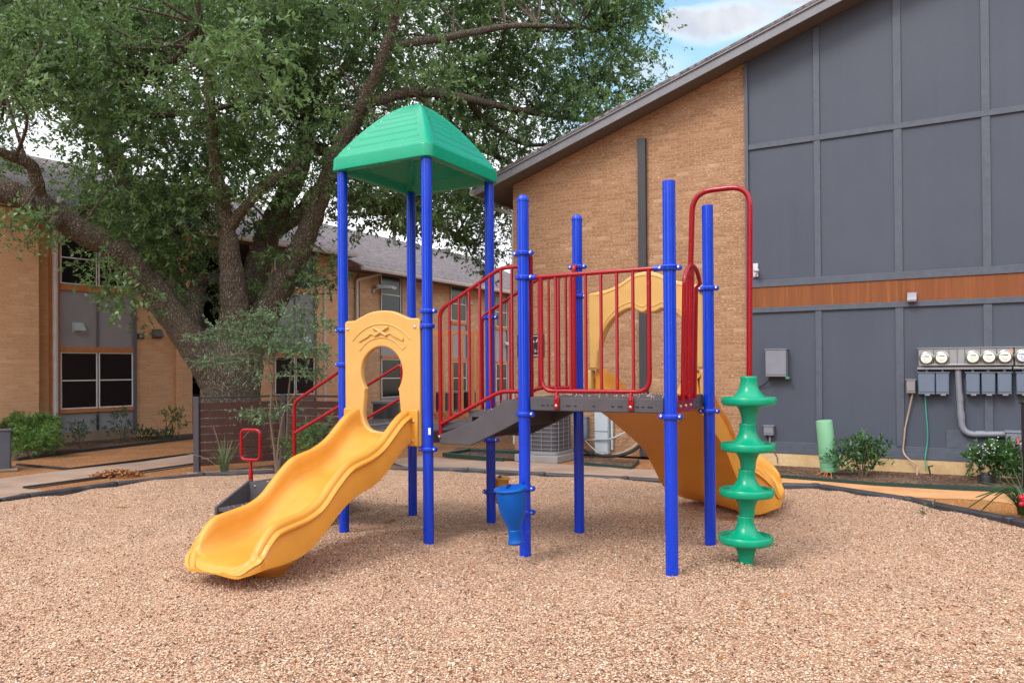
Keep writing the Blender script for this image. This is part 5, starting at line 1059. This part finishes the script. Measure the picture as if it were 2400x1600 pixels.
# grass tuft with long arching blades
def tuft(name, label, c, n, h, w_, mat, spread=1.0, lean=(0, 0), rnd=5):
    g = np.random.default_rng(rnd); root = empty(name, c, label, 'grass plant'); vs = []; fs = []; tn = []
    for k in range(n):
        a = g.random() * 6.283; hh = h * g.uniform(.55, 1.15); out = spread * h * g.uniform(.15, .95); bx = Vector((math.cos(a), math.sin(a), 0)); sd_ = Vector((-bx.y, bx.x, 0)); p0 = c + bx * g.random() * .06
        m_ = 9; b0 = len(vs)
        for j in range(m_):
            t = j / (m_ - 1); z = hh * (1.75 * t - 1.15 * t * t) if out > .45 * h else hh * (1.15 * t - .15 * t * t)
            q = p0 + bx * out * t ** 1.5 + Vector((lean[0] * t * t, lean[1] * t * t, max(z, .004))); w2 = w_ * (1 - t) ** .7 * .5 + .0006; vs += [q - sd_ * w2, q + sd_ * w2]; tn += [t * .5 + g.random() * .05 + .25] * 2
        for j in range(m_ - 1): fs.append((b0 + 2 * j, b0 + 2 * j + 1, b0 + 2 * j + 3, b0 + 2 * j + 2))
    np_mesh('blade', np.array([tuple(x) for x in vs]), np.array(fs), mat, root, tone=np.array(tn)); return root
LF_GRASS = m_leaf('grass blade', (.05, .085, .035, 1), (.12, .17, .08, 1), (.24, .29, .17, 1), .5, .3)
t1 = tuft('grass_tuft', 'spiky pale green grass tuft at the foot of the dark slatted fence', gp(527, 1106), 60, .46, .014, LF_GRASS, 1.0)
b = MB(); c_ = gp(527, 1106)
for x, y, yb in ((500, 1000, 1050), (583, 1010, 1060), (535, 1035, 1060), (440, 1062, 1070)):
    p = at(x, y, c_.y); b.tube(smooth_curve([c_, c_.lerp(p, .5) + Vector((0, 0, .06)), p], 4), .0025, 5)
b.build('seed_stalk', m_plain('dry stalk', lin(150, 140, 110), .8), t1)
# right bed
shrub('glossy_shrub', 'upright glossy green shrub right of the green pedestal', 'shrub', gp(2018, 1112), LF_GLOSS, [(RNG.uniform(-.2, .2), RNG.uniform(-.12, .12), z, .11, .10) for z in np.linspace(.12, .44, 16)] + [(.30, 0, .30, .08, .06), (.38, 0, .34, .05, .04), (.22, 0, .26, .10, .07), (-.32, 0, .24, .10, .07), (-.22, 0, .18, .12, .08)], (.045, .075, .016, .027), 1900, stems_fan(6, .42, .17, .009) + [[(.02, -.1, 0, .009), (.05, -.12, .2, .008), (.02, -.1, .42, .004)]], 'shrubs in the meter wall bed', .6, .7)
fl = shrub('flowering_shrub', 'rounded green shrub with white flowers below the electric meters', 'shrub', gp(2338, 1128), LF_GLOSS, [(RNG.uniform(-.27, .27), RNG.uniform(-.2, .2), RNG.uniform(.16, .42), .12, .09) for _ in range(22)] + [(-.36, 0, .28, .08, .06), (-.42, 0, .30, .05, .04)], (.04, .075, .018, .03), 2600, stems_fan(7, .34, .22, .010), 'shrubs in the meter wall bed', .7, .6)
b = MB(); c_ = gp(2338, 1128)
for k in range(22): b.ball(c_ + Vector((-.20 + RNG.normal() * .06, -.20 + RNG.normal() * .04, .43 + RNG.normal() * .045)), .0075, 6, (1.3, 1, .7))
b.build('flower', m_plain('white petal', (.75, .74, .72, 1), .6), fl)
shrub('seedling', 'tiny dark green plant left of the black bucket', 'plant', gp(2284, 1117), LF_DARK, [(0, 0, .10, .08, .08), (.03, 0, .18, .05, .05)], (.03, .05, .012, .02), 220, None)
yc = tuft('yucca_plant', 'long bladed green plant with a red flower at the right edge of the gravel', gp(2402, 1208), 110, .42, .013, m_leaf('yucca blade', (.018, .045, .014, 1), (.045, .095, .03, 1), (.10, .17, .07, 1), .4, .2), 1.5, (-.12, 0), 8)
b = MB(); c_ = gp(2402, 1208)
for k, (x, y) in enumerate(((2268, 1190), (2286, 1165), (2300, 1196), (2330, 1160))):
    p = at(x, y, c_.y - .1 + .1 * k); b.tube(smooth_curve([c_, at((x + 2402) / 2 + 10, min(y, 1165) - 14, c_.y), p], 6), [.006] * 12 + [.003], 5)
b.build('long_blade', LF_GLOSS, yc)
b = MB(); fc = at(2396, 1170, c_.y - .1)
for k in range(16): a = k * 2.4; b.ball(fc + Vector((math.cos(a) * .028 * (k % 4) / 2, -.01 * (k % 3), math.sin(a) * .028 * (k % 4) / 2)), .022, 7)
b.build('flower', m_plain('red petal', lin(226, 36, 72), .5), yc)
b = MB(); q0 = gp(2396, 1140); tp_ = at(2386, 1022, q0.y); b.tube(smooth_curve([q0, at(2396, 1075, q0.y), at(2388, 1040, q0.y), tp_], 4), .007, 6); ST = b.build('flower_stalk', m_plain('dark stalk', lin(70, 70, 60), .7)); tag(ST, 'thin dark stalk with a coral red tip standing before the dark gate post', 'flower stalk')
b = MB(); b.tube([at(2387, 1040, q0.y - .005), at(2385, 1024, q0.y - .005)], [.012, .004], 6); b.build('flower_bud', m_plain('coral bud', lin(206, 84, 84), .6), ST)
for x, y in ((2172, 1205),):
    shrub('weed', 'small weed sprouting from the gravel near the right border timber' if x > 1000 else 'tiny green sprout in the foreground gravel', 'weed', gp(x, y), LF_DARK, [(0, 0, .02, .05, .03)], (.02, .04, .006, .012), 70, None)
# heap of dead leaves beside the left path
g = np.random.default_rng(3); n = 520; hc_ = gp(275, 1112); r_ = g.random(n) ** .5; a = g.random(n) * 6.283; x = hc_.x + r_ * np.cos(a) * .36; y = hc_.y + r_ * np.sin(a) * .2; z = .08 * (1 - r_ ** 1.6) * g.random(n) ** .4
vv, ff, tt = leaf_arrays(np.stack([x, y, z - .005], 1), g.normal(size=(n, 3)) * np.array([1, 1, .5]), g.uniform(.03, .07, n), g.uniform(.012, .026, n), .3 + g.random(n) * .7, .6)
tag(np_mesh('leaf_heap', vv, ff, tF.m, tone=tt), 'heap of brown dead leaves beside the left path', 'leaf heap', kind='stuff')
# ================================================================== fence, cabinets and utilities
SLAT = m_plain('dark fence slat', lin(80, 48, 42), .6, 0, .18, 5, .001)
FPOST = m_plain('fence post metal', lin(62, 56, 62), .5, 0, .1, 8)
FN = empty('slatted_fence', gp(462, 1106), 'dark red brown fence of wide horizontal slats with black frame before the oak', 'fence')
fa = gp(462, 1104); ft = at(462, 935, fa.y).z; fb0 = at(664, 928, 11.9); fb = Vector((fb0.x, fb0.y, 0)); fc0 = at(812, 933, 11.35); fcn = Vector((fc0.x, fc0.y, 0))
for a, c in ((fa, fb), (fb, fcn)):
    d = (c - a).normalized(); n = Vector((-d.y, d.x, 0)); nb = 8; hh = (ft - .11) / nb
    for k in range(nb):
        z0 = .07 + k * hh; b = MB(); b.prism([a + d * .04 + Vector((0, 0, z0)), a + d * .04 + Vector((0, 0, z0 + hh * .84)), a + d * .04 + n * .025 + Vector((0, 0, z0 + hh * .84)), a + d * .04 + n * .025 + Vector((0, 0, z0))], (c - a) - d * .08); b.build('slat', SLAT, FN, bevel=.003)
    b = MB(); b.prism([a + Vector((0, 0, ft)), a + Vector((0, 0, ft + .028)), a + n * .05 + Vector((0, 0, ft + .028)), a + n * .05 + Vector((0, 0, ft))], c - a); b.build('top_rail', FPOST, FN, bevel=.004)
for p in (fa, fb, fcn):
    b = MB(); b.box((p.x - .04, p.y - .04, -.05), (p.x + .04, p.y + .04, ft + .035)); b.build('post', FPOST, FN, bevel=.005)
tag(sheet('paving_slab', img_poly([(436, 1105), (480, 1102), (640, 1096), (640, 1106), (480, 1113.5), (440, 1112)]), -.009, CONC), kind='structure')
CAB = m_plain('cabinet paint', lin(72, 74, 84), .5, 0, .14, 5, .0006)
def cabinet(name, label, cat, p, wx, wy, h, mat, rot=0.0, lid=.02, group=None, bevel=.012):
    b = MB(); M = Matrix.Translation(p) @ Matrix.Rotation(rot, 4, 'Z'); b.box((-wx / 2, -wy / 2, -.03), (wx / 2, wy / 2, h), M); o = b.build(name, mat, None, bevel=bevel); tag(o, label, cat, group)
    if lid: k = MB(); k.box((-wx / 2 - .012, -wy / 2 - .012, h + .001), (wx / 2 + .012, wy / 2 + .012, h + lid), M); k.build('lid', mat, o, bevel=.006)
    return o, M
p = gp(-40, 1103); o, M = cabinet('utility_cabinet', 'dark grey metal cabinet at the left edge of the photo before the shrubs', 'cabinet', p + Vector((-.10, .22, 0)), .62, .34, .56, CAB, R(31))
b = MB(); b.box((-.40, -.26, -.025), (.40, .26, .0), M); b.build('pad', CONC, o)
# ---- air conditioners
ACG = m_plain('condenser grey', lin(132, 130, 132), .5, .1, .06, 5)
ACB = m_plain('condenser coil', lin(74, 72, 78), .5, .1, .25, 60)
def condenser(name, label, p, wx, h, rot, group=None, full=True):
    root = empty(name, p, label, 'air conditioner', group); M = Matrix.Translation(p) @ Matrix.Rotation(rot, 4, 'Z'); r_ = wx / 2
    def rr(h0, h1, s, mat, nm, rc=.12):
        pts = []
        for cx_, cy_, a0 in ((1, 1, 0), (-1, 1, 90), (-1, -1, 180), (1, -1, 270)):
            for k in range(5): a = R(a0 + 90 * k / 4); pts.append(M @ Vector((cx_ * (s - rc) + rc * math.cos(a), cy_ * (s - rc) + rc * math.sin(a), h0)))
        b = MB(); b.prism(pts, (0, 0, h1 - h0)); return b.build(nm, mat, root, bevel=.004)
    b = MB(); b.box((-r_ - .03, -r_ - .03, -.03), (r_ + .03, r_ + .03, .085), M); b.build('pad', m_plain('pad', lin(136, 132, 130), .7, 0, .12, 4), root, bevel=.01)
    rr(.09, .14, r_, ACG, 'base_pan'); rr(.14, h - .06, r_ - .03, ACB, 'coil'); rr(h - .06, h, r_ + .004, ACG, 'top_cover')
    if full:
        b = MB()
        for k in range(8):
            z = .18 + (h - .28) * k / 7
            pts = []
            for cx_, cy_, a0 in ((1, 1, 0), (-1, 1, 90), (-1, -1, 180), (1, -1, 270)):
                for j in range(5): a = R(a0 + 90 * j / 4); q = r_ - .006; pts.append(M @ Vector((cx_ * (q - .12) + .12 * math.cos(a), cy_ * (q - .12) + .12 * math.sin(a), z)))
            b.tube(pts + [pts[0]], .0035, 5, cap=False)
        for sgn in (-1, 1):
            for t in np.linspace(-.75, .75, 4):
                for q in ((t * r_, sgn * (r_ - .002)), (sgn * (r_ - .002), t * r_)): b.tube([M @ Vector((q[0], q[1], .14)), M @ Vector((q[0], q[1], h - .05))], .004, 5)
        b.build('guard', ACG, root)
        b = MB(); b.lathe([(r_ * .8, h), (r_ * .78, h + .03), (r_ * .7, h + .035), (.0, h + .04)], p, n=32); b.build('fan_grille', ACB, root)
        b = MB()
        for k in range(10): a = k * .628; b.tube([M @ Vector((.05 * math.cos(a), .05 * math.sin(a), h + .06)), M @ Vector((r_ * .8 * math.cos(a), r_ * .8 * math.sin(a), h + .05))], .005, 5)
        b.box((-r_ * .9, -.05, h + .04), (r_ * .9, .05, h + .075), M); b.build('fan_guard', ACG, root)
    return root
wpt = gp(1292, 1078); condenser('condenser', 'grey air conditioner with a wire guard by the brick gable wall under the deck', wpt + Vector((-.06, .28, 0)), .70, .74, A_R)
q = PB.px(905, 985, 1.4); q = at(905, 985, 20.6); condenser('condenser', 'dark air conditioner seen through the keyhole panel at the rear wing', Vector((q.x, q.y, 0)), .62, .60, PB.a, full=False)
for k, (x, Y) in enumerate(((1040, 24.6), (1066, 25.2), (1100, 25.6))):
    q = at(x, 960, Y); condenser('condenser', ['dark air conditioner behind the left end of the orange screen', 'dark air conditioner behind the middle of the orange screen', 'dark air conditioner behind the right end of the orange screen'][k], Vector((q.x, q.y, 0)), .5, .72, PB.a, 'air conditioners behind the orange screen', full=False)
# ---- orange timber screen far behind the ramp
OW = m_plain('orange timber', lin(214, 142, 88), .7, 0, .12, 7)
a = gp(985, 977); c = gp(1134, 978.5); zt_ = at(1000, 780, a.y).z; zb_ = at(1000, 972, a.y).z
SC = empty('timber_screen', a, 'open orange timber screen of upright posts in front of the rear wing', 'screen'); d = (c - a).normalized(); ln = (c - a).length; n = Vector((-d.y, d.x, 0))
def bar(s0, s1, z0, z1, nm): b = MB(); b.prism([a + d * s0 + Vector((0, 0, z0)), a + d * s1 + Vector((0, 0, z0)), a + d * s1 + n * .07 + Vector((0, 0, z0)), a + d * s0 + n * .07 + Vector((0, 0, z0))], (0, 0, z1 - z0)); return b.build(nm, OW, SC)
bar(0, ln, zt_ - .07, zt_ + .03, 'top_rail'); bar(0, ln, zb_ - .02, zb_ + .08, 'bottom_rail')
for x in (994, 1018, 1042, 1063.5, 1089, 1117, 1131): s = (at(x, 880, a.y) - a).dot(d); bar(s - .055, s + .055, -.02, zt_ - .075, 'upright')
# ---- things on the brick gable wall
BLK = m_plain('sign black', (.012, .011, .013, 1), .45)
s0, z1 = PR.sz(1213.5, 785); s1, z0 = PR.sz(1276.5, 836)
b = MB(); b.pbox(PR, s0, s1, z0, z1, .004, .016); SG = b.build('building_sign', BLK); tag(SG, 'black building number sign with a white line border on the brick gable wall', 'sign')
b = MB(); e = .022; t_ = .010
for q in ((s0 + e, s1 - e, z1 - e - t_, z1 - e), (s0 + e, s1 - e, z0 + e, z0 + e + t_), (s0 + e, s0 + e + t_, z0 + e + t_, z1 - e - t_), (s1 - e - t_, s1 - e, z0 + e + t_, z1 - e - t_)): b.pbox(PR, *q, .017, .019)
b.build('border', WHITE, SG)
def wallM(s, z, off): p = PR.p(s, z, off); M = Matrix.Identity(4); D = PR.D; N = -PR.N; 
def wallM(s, z, off):
    p = PR.p(s, z, off); D = PR.D; N = PR.N
    return Matrix(((D[0], 0, -N[0], p.x), (D[1], 0, -N[1], p.y), (0, 1, 0, p.z), (0, 0, 0, 1)))
sx_, zx_ = PR.sz(1258.5, 799); text_mesh('lettering', 'n Av', .092, wallM(sx_, zx_, .018), WHITE, SG); sx_, zx_ = PR.sz(1259, 822); text_mesh('lettering', '5-5', .07, wallM(sx_, zx_, .018), WHITE, SG)
ELEC = m_plain('pale grey electric box', lin(176, 186, 192), .45, .1, .06, 4)
BOXG = m_plain('wall grey box', lin(118, 120, 130), .5, 0, .08, 5)
def wbox(name, label, cat, x0, x1, y0, y1, d, mat, off=.014, group=None, lid=True):
    s0, z1 = PR.sz(x0, y0); s1, z0 = PR.sz(x1, y1); b = MB(); b.pbox(PR, s0, s1, z0, z1, off, off + d); o = tag(b.build(name, mat, None, bevel=.006), label, cat, group)
    if lid: k = MB(); k.pbox(PR, s0 + .006, s1 - .006, z0 + .03, z1 - .006, off + d + .0005, off + d + .007); k.pbox(PR, s0 - .01, s1 + .01, z1 - .002, z1 + .012, off, off + d + .015); k.build('cover', mat, o, bevel=.003)
    return o
o = wbox('electric_box', 'tall pale grey electric box on the brick wall left of the curved slide', 'electric box', 1400, 1432, 962, 1062, .12, ELEC, .004)
s0, _ = PR.sz(1400, 1000); s1, _ = PR.sz(1432, 1000); zq = PR.sz(1410, 1008.5)[1]; k = MB(); k.pbox(PR, s0 - .004, s1 + .004, zq - .006, zq + .006, .12, .137); k.build('seam', m_plain('box seam', lin(110, 116, 120), .6), o)
k = MB(); s_, _ = PR.sz(1437, 1000); k.tube([PR.p(s_, .1, .05), PR.p(s_, PR.sz(1437, 975)[1], .05)], .022, 8); k.build('conduit', ELEC, o)
wbox('disconnect_box', 'small blue grey switch box between the air conditioner and the pale electric box', 'electric box', 1371, 1381, 977, 1029, .10, m_plain('blue grey box', lin(112, 120, 136), .5), .004)
b = MB(); b.tube(smooth_curve([PR.px(1374, 1031, .08), PR.px(1400, 1030, .16), PR.px(1430, 1028, .17), PR.px(1455, 1018, .12), PR.px(1475, 1006, .06)], 5), .014, 8); tag(b.build('flexible_conduit', m_plain('conduit grey', lin(150, 152, 156), .4)), 'grey flexible conduit across the pale electric box', 'conduit')
b = MB(); pts = smooth_curve([PR.px(1371, 1032, .2), PR.px(1385, 1046, .3), PR.px(1402, 1060, .34), PR.px(1425, 1066, .34), PR.px(1455, 1061, .3), PR.px(1485, 1045, .2), PR.px(1500, 1030, .05)], 5); b.tube(pts, .009, 8); tag(b.build('white_cable', m_plain('white cable', lin(160, 156, 150), .5)), 'white cable looping down beside the black insulated pipe', 'cable')
b = MB(); pts = smooth_curve([PR.px(1368, 1054, .3), PR.px(1385, 1062, .36), PR.px(1415, 1068, .36), PR.px(1450, 1067, .32), PR.px(1480, 1058, .2), PR.px(1505, 1040, .05)], 5); b.tube(pts, .026, 10); b.ball(PR.px(1386, 1062, .38), .05, 10); tag(b.build('insulated_pipe', m_plain('black foam', (.012, .012, .013, 1), .8)), 'thick black insulated pipe sagging along the brick wall', 'pipe')
wbox('outlet_box', 'small dark outlet box on the brick behind the hood of the curved slide', 'electric box', 1626, 1634, 897, 920, .08, m_plain('dark outlet', lin(84, 88, 98), .5), .004)
# ---- things on the grey panels
o = wbox('telephone_box', 'square grey wall box with a black cable near the green pods', 'wall box', 1799, 1848, 820, 882, .15, BOXG)
b = MB(); b.tube(smooth_curve([PR.px(1806, 884, .09), PR.px(1800, 893, .08), PR.px(1788, 903, .05), PR.px(1774, 908, .03)], 5), .008, 6); b.build('cable', BLK, o)
s0, z0 = PR.sz(1846, 884); b = MB(); b.pbox(PR, s0, s0 + .05, z0 - .02, z0 + .01, .03, .16); b.build('green_tab', m_plain('green tab', lin(60, 130, 96), .5), o)
o = wbox('junction_box', 'small grey junction box on a conduit low on the panels', 'wall box', 1793, 1816, 997, 1019, .09, BOXG)
s_, z_ = PR.sz(1806, 1020); b = MB(); b.tube([PR.p(s_, z_ + .01, .05), PR.p(s_, .22, .05)], .016, 8); b.build('conduit', BOXG, o)
b = MB(); b.tube(smooth_curve([PR.p(s_ + .06, .17, .05), PR.p(s_ + .10, .12, .06), PR.p(s_ + .11, .02, .08)], 4), .006, 6); b.build('cable', BLK, o)
def cap_hood(P, x0, x1, y0, y1, mat, name, label):
    s0, z1 = P.sz(x0, y0); s1, z0 = P.sz(x1, y1); h = z1 - z0; b = MB(); e = .0
    b.prism([P.p(s0, z1, .031), P.p(s0, z1 - .01, .06), P.p(s0, z0 + h * .2, .14), P.p(s0, z0, .13), P.p(s0, z0, .031)], P.p(s1, 0) - P.p(s0, 0)); return tag(b.build(name, mat, None, bevel=.004), label, 'vent')
cap_hood(PR, 2127, 2149, 686, 708, m_plain('cap vent grey', lin(150, 150, 158), .4, .2), 'vent_cap', 'small grey vent cap on the rust coloured wood band')
b = MB(); s_, z_ = PR.sz(1770, 640); b.pbox(PR, s_ - .02, s_ + .05, z_ - .06, z_ + .14, .014, .05); b.tube([PR.p(s_ + .03, z_ + .1, .05), PR.p(s_ + .06, z_ - .02, .16), PR.p(s_ + .02, z_ - .07, .10)], .012, 6); b.ball(PR.p(s_ + .05, z_ + .02, .15), .045, 10, (1, 1, .7)); tag(b.build('security_light', m_plain('light fixture', lin(190, 190, 196), .4)), 'small pale wall light just right of the red arched pole', 'light')
# electric meters
MET = m_plain('meter housing', lin(142, 142, 144), .35, .55, .08, 3)
FACE = m_plain('meter face', lin(226, 228, 214), .4, 0, .03)
FACEB = m_plain('meter face bluish', lin(206, 210, 236), .4, 0, .03)
RIM = m_plain('meter rim', lin(168, 166, 160), .25, .8)
LCD = m_plain('meter display', lin(58, 74, 62), .4)
def bank(name, label, x0, x1, meters, cells, face):
    s0, z1 = PR.sz(x0, 817.5); s1, _ = PR.sz(x1, 817.5); z0 = PR.sz(2160, 858)[1]; z1 = PR.sz(2160, 818)[1]
    b = MB(); b.pbox(PR, s0, s1, z0, z1, .014, .13); o = tag(b.build(name, MET, None, bevel=.006), label, 'meter bank', 'electric meter banks')
    k = MB()
    for x in cells: s_, _ = PR.sz(x, 840); k.pbox(PR, s_ - .004, s_ + .004, z0 + .02, z1 - .01, .1305, .133)
    k.build('seam', m_plain('housing seam', lin(70, 70, 76), .5), o)
    k = MB(); k.pbox(PR, s0 + .04, s1 - .03, z0 + .004, z0 + .03, .131, .16); k.pbox(PR, s0 - .015, s1 - .02, z0 - .045, z0 - .012, .014, .135); k.build('channel', MET, o, bevel=.004)
    k = MB(); k.pbox(PR, s0 - .01, s1 + .005, z1 + .001, z1 + .012, .014, .145); k.build('drip_lid', MET, o)
    for x, y in meters:
        s_, z_ = PR.sz(x, y, .13); c = PR.p(s_, z_, .131); ax = Vector((-PR.N[0], -PR.N[1], 0)); r_ = .079
        q = MB(); q.lathe([(r_ + .012, 0), (r_ + .014, .012), (r_ + .006, .022), (r_, .024), (r_, .055), (r_ - .008, .066), (r_ - .014, .068)], c, ax, 32); mt = q.build('meter', RIM, o)
        q = MB(); q.lathe([(r_ - .015, .06), (r_ - .015, .0685), (0, .070)], c, ax, 32); fc_ = q.build('dial', face, mt)
        q = MB(); f0 = .131 + .0705
        def mk(dx0, dx1, dz0, dz1): q.pbox(PR, s_ + dx0, s_ + dx1, z_ + dz0, z_ + dz1, f0 - .001, f0 + .001)
        mk(-.022, .036, .018, .030); mk(-.05, -.028, .020, .027); mk(-.046, -.040, -.012, -.006); mk(-.024, -.010, -.012, -.004); mk(.012, .018, -.012, -.006); mk(.032, .044, -.012, -.006); mk(-.03, .03, -.028, -.025); mk(-.018, .02, -.045, -.041)
        q.build('display', LCD, mt)
    return o
o1 = bank('meter_bank', 'long galvanised meter bank with five round electric meters', 2153, 2374, [(2171.5, 839.5), (2207, 838.5), (2280, 837), (2317.5, 836.5), (2355, 836)], (2188.5, 2224.5, 2243.5, 2261, 2298, 2335), FACE)
o2 = bank('meter_bank', 'second meter bank cut off by the photo edge with bluish meter', 2376.5, 2600, [(2397, 834.5), (2436, 833.5), (2475, 833)], (2416, 2455, 2495), FACEB)
b = MB(); s_, z_ = PR.sz(2366, 820); b.pbox(PR, s_ - .02, s_ + .03, z_ - .04, z_, .1305, .134); b.build('orange_sticker', m_plain('orange sticker', lin(214, 120, 88), .6), o1)
BRK = m_plain('breaker box paint', lin(94, 106, 124), .45, .1, .05, 4)
for x0, x1, lab_ in ((2152.5, 2192, 'widest blue grey breaker box under the first meter'), (2193.5, 2225, 'blue grey breaker box under the second meter'), (2263, 2296, 'blue grey breaker box right of the large curved conduit'), (2299.5, 2332, 'blue grey breaker box under the fourth meter'), (2336.5, 2370, 'blue grey breaker box under the fifth meter'), (2380, 2416, 'blue grey breaker box cut off by the photo edge')):
    o = wbox('breaker_box', lab_, 'breaker box', x0, x1, 873.5, 923, .13, BRK, .014, 'breaker boxes under the electric meters')
    s_, z_ = PR.sz((x0 + x1) / 2, 872); k = MB(); k.tube([PR.p(s_, z_ - .01, .07), PR.p(s_, z_ + .07, .07)], .02, 8); k.build('nipple', MET, o)
    s_, z_ = PR.sz((x0 + x1) / 2 + 2, 923.5); k = MB(); k.pbox(PR, s_ - .03, s_ + .03, z_ - .012, z_ + .006, .145, .16); k.build('latch', MET, o)
o = wbox('cable_box', 'small warm grey cable box left of the breaker boxes', 'wall box', 2125.5, 2146.5, 890, 920.5, .11, m_plain('warm grey box', lin(128, 122, 126), .5), .036)
b = MB(); b.tube(smooth_curve([PR.px(2139, 922, .10), PR.px(2133, 950, .07), PR.px(2122, 1000, .06), PR.px(2119, 1030, .06), PR.px(2117, 1056, .06), PR.px(2126, 1072, .10), PR.px(2145, 1086, .14), PR.px(2150, 1098, .16), gp(2149, 1113)], 5), .011, 8); tag(b.build('cable', m_plain('tan cable', lin(168, 140, 120), .6)), 'tan cable hanging from the small cable box to the soil', 'cable')
b = MB(); b.tube(smooth_curve([PR.px(2168, 928, .06), PR.px(2171, 970, .06), PR.px(2174, 1010, .06), PR.px(2173, 1040, .06), PR.px(2169, 1070, .08), PR.px(2169, 1104, .10)], 5), .008, 8); tag(b.build('ground_wire', m_plain('green wire', lin(46, 148, 124), .5)), 'thin green ground wire running down the grey panels', 'wire')
cp = fillet([PR.px(2245, 862, .075), PR.px(2251, 960, .075), PR.px(2256, 1018, .075), PR.px(2358, 1017, .075)], .34, 9); b = MB(); b.tube(cp, .040, 14)
for q in (PR.px(2250, 931, .075), PR.px(2252.5, 973, .075), PR.px(2298, 1017, .075)):
    i = min(range(len(cp) - 1), key=lambda j: (cp[j] - q).length); d_ = (cp[i + 1] - cp[i]).normalized(); b.tube([q - d_ * .05, q + d_ * .05], .045, 14)
tag(b.build('bent_conduit', BOXG), 'large grey conduit bending from the meter bank to the ground box', 'conduit')
o = wbox('pull_box', 'large grey pull box behind the white flowered shrub', 'wall box', 2355, 2420, 1009, 1085, .30, BOXG, .014)
# dark gate post at the right edge
gpz = gp(2412, 1140); b = MB(); b.box((gpz.x - .055, gpz.y - .05, -.05), (gpz.x + .09, gpz.y + .05, at(2400, 945, gpz.y).z)); b.box((gpz.x - .07, gpz.y - .06, at(2400, 945, gpz.y).z), (gpz.x + .1, gpz.y + .06, at(2400, 941, gpz.y).z)); tag(b.build('gate_post', m_plain('gate post', lin(44, 42, 46), .5), None, bevel=.006), 'dark metal gate post at the right edge of the photo', 'post')
# ---- green cable pedestal
PED = m_plain('pedestal plastic', lin(118, 172, 136), .42, 0, .05, 4)
f0 = gp(1944, 1108); t0 = at(1931, 984, f0.y); ax = t0 - f0; hgt = ax.length; ax.normalize(); r_ = .110
prof = [(r_ * 1.0, .02)]
for k in range(4): z = .03 + k * .062; prof += [(r_ * 1.03, z), (r_ * 1.03, z + .046), (r_ * .97, z + .048), (r_ * .97, z + .058)]
prof += [(r_ * 1.0, .29), (r_ * .98, hgt * .5), (r_ * .965, hgt * .97), (r_ * .93, hgt * .99), (r_ * .6, hgt), (0, hgt)]
b = MB(); b.lathe(prof, f0, ax, 40); PD = tag(b.build('cable_pedestal', PED, None, sharp=40), 'leaning pale green cable pedestal with ribbed base against the grey wall', 'pedestal')
b = MB(); vw = Vector((-f0.x, -f0.y, 0)).normalized(); b.lathe([(.008, 0), (.008, .004), (0, .005)], f0 + ax * .345 + vw * r_ * .975, vw, 10); b.build('screw_hole', BLK, PD)
b = MB()
for x, y in ((1912, 1113), (1930, 1115), (1950, 1121), (1936, 1117)): b.tube(smooth_curve([f0 + ax * .05, at((x + 1944) / 2, 1105, f0.y - .1), gp(x, y)], 4), .005, 5)
b.build('orange_wire', m_plain('orange wire', lin(206, 110, 62), .6), PD)
b = MB(); b.tube(smooth_curve([f0 + ax * .05, at(1952, 1108, f0.y - .1), gp(1957, 1121)], 4), .016, 7); b.build('black_cable', BLK, PD)
# ---- black bucket lid and small stake in the bed
p = gp(2311, 1130); b = MB(); b.lathe([(.085, -.02), (.082, .07), (.075, .095), (.045, .102), (.04, .12), (0, .122)], p, n=20); tag(b.build('plastic_cap', m_plain('black cap', (.012, .012, .013, 1), .5), None, sharp=30), 'round black plastic cap in the soil left of the white flowered shrub', 'cap')
p = gp(2181, 1113); b = MB(); b.tube([p, at(2176, 1092, p.y)], .012, 8); b.tube([at(2176, 1093, p.y), at(2187, 1091, p.y)], .010, 7); tag(b.build('hose_bib', m_plain('dark bib', lin(52, 50, 46), .6)), 'short dark hose bib by the foundation beside the green wire', 'tap')
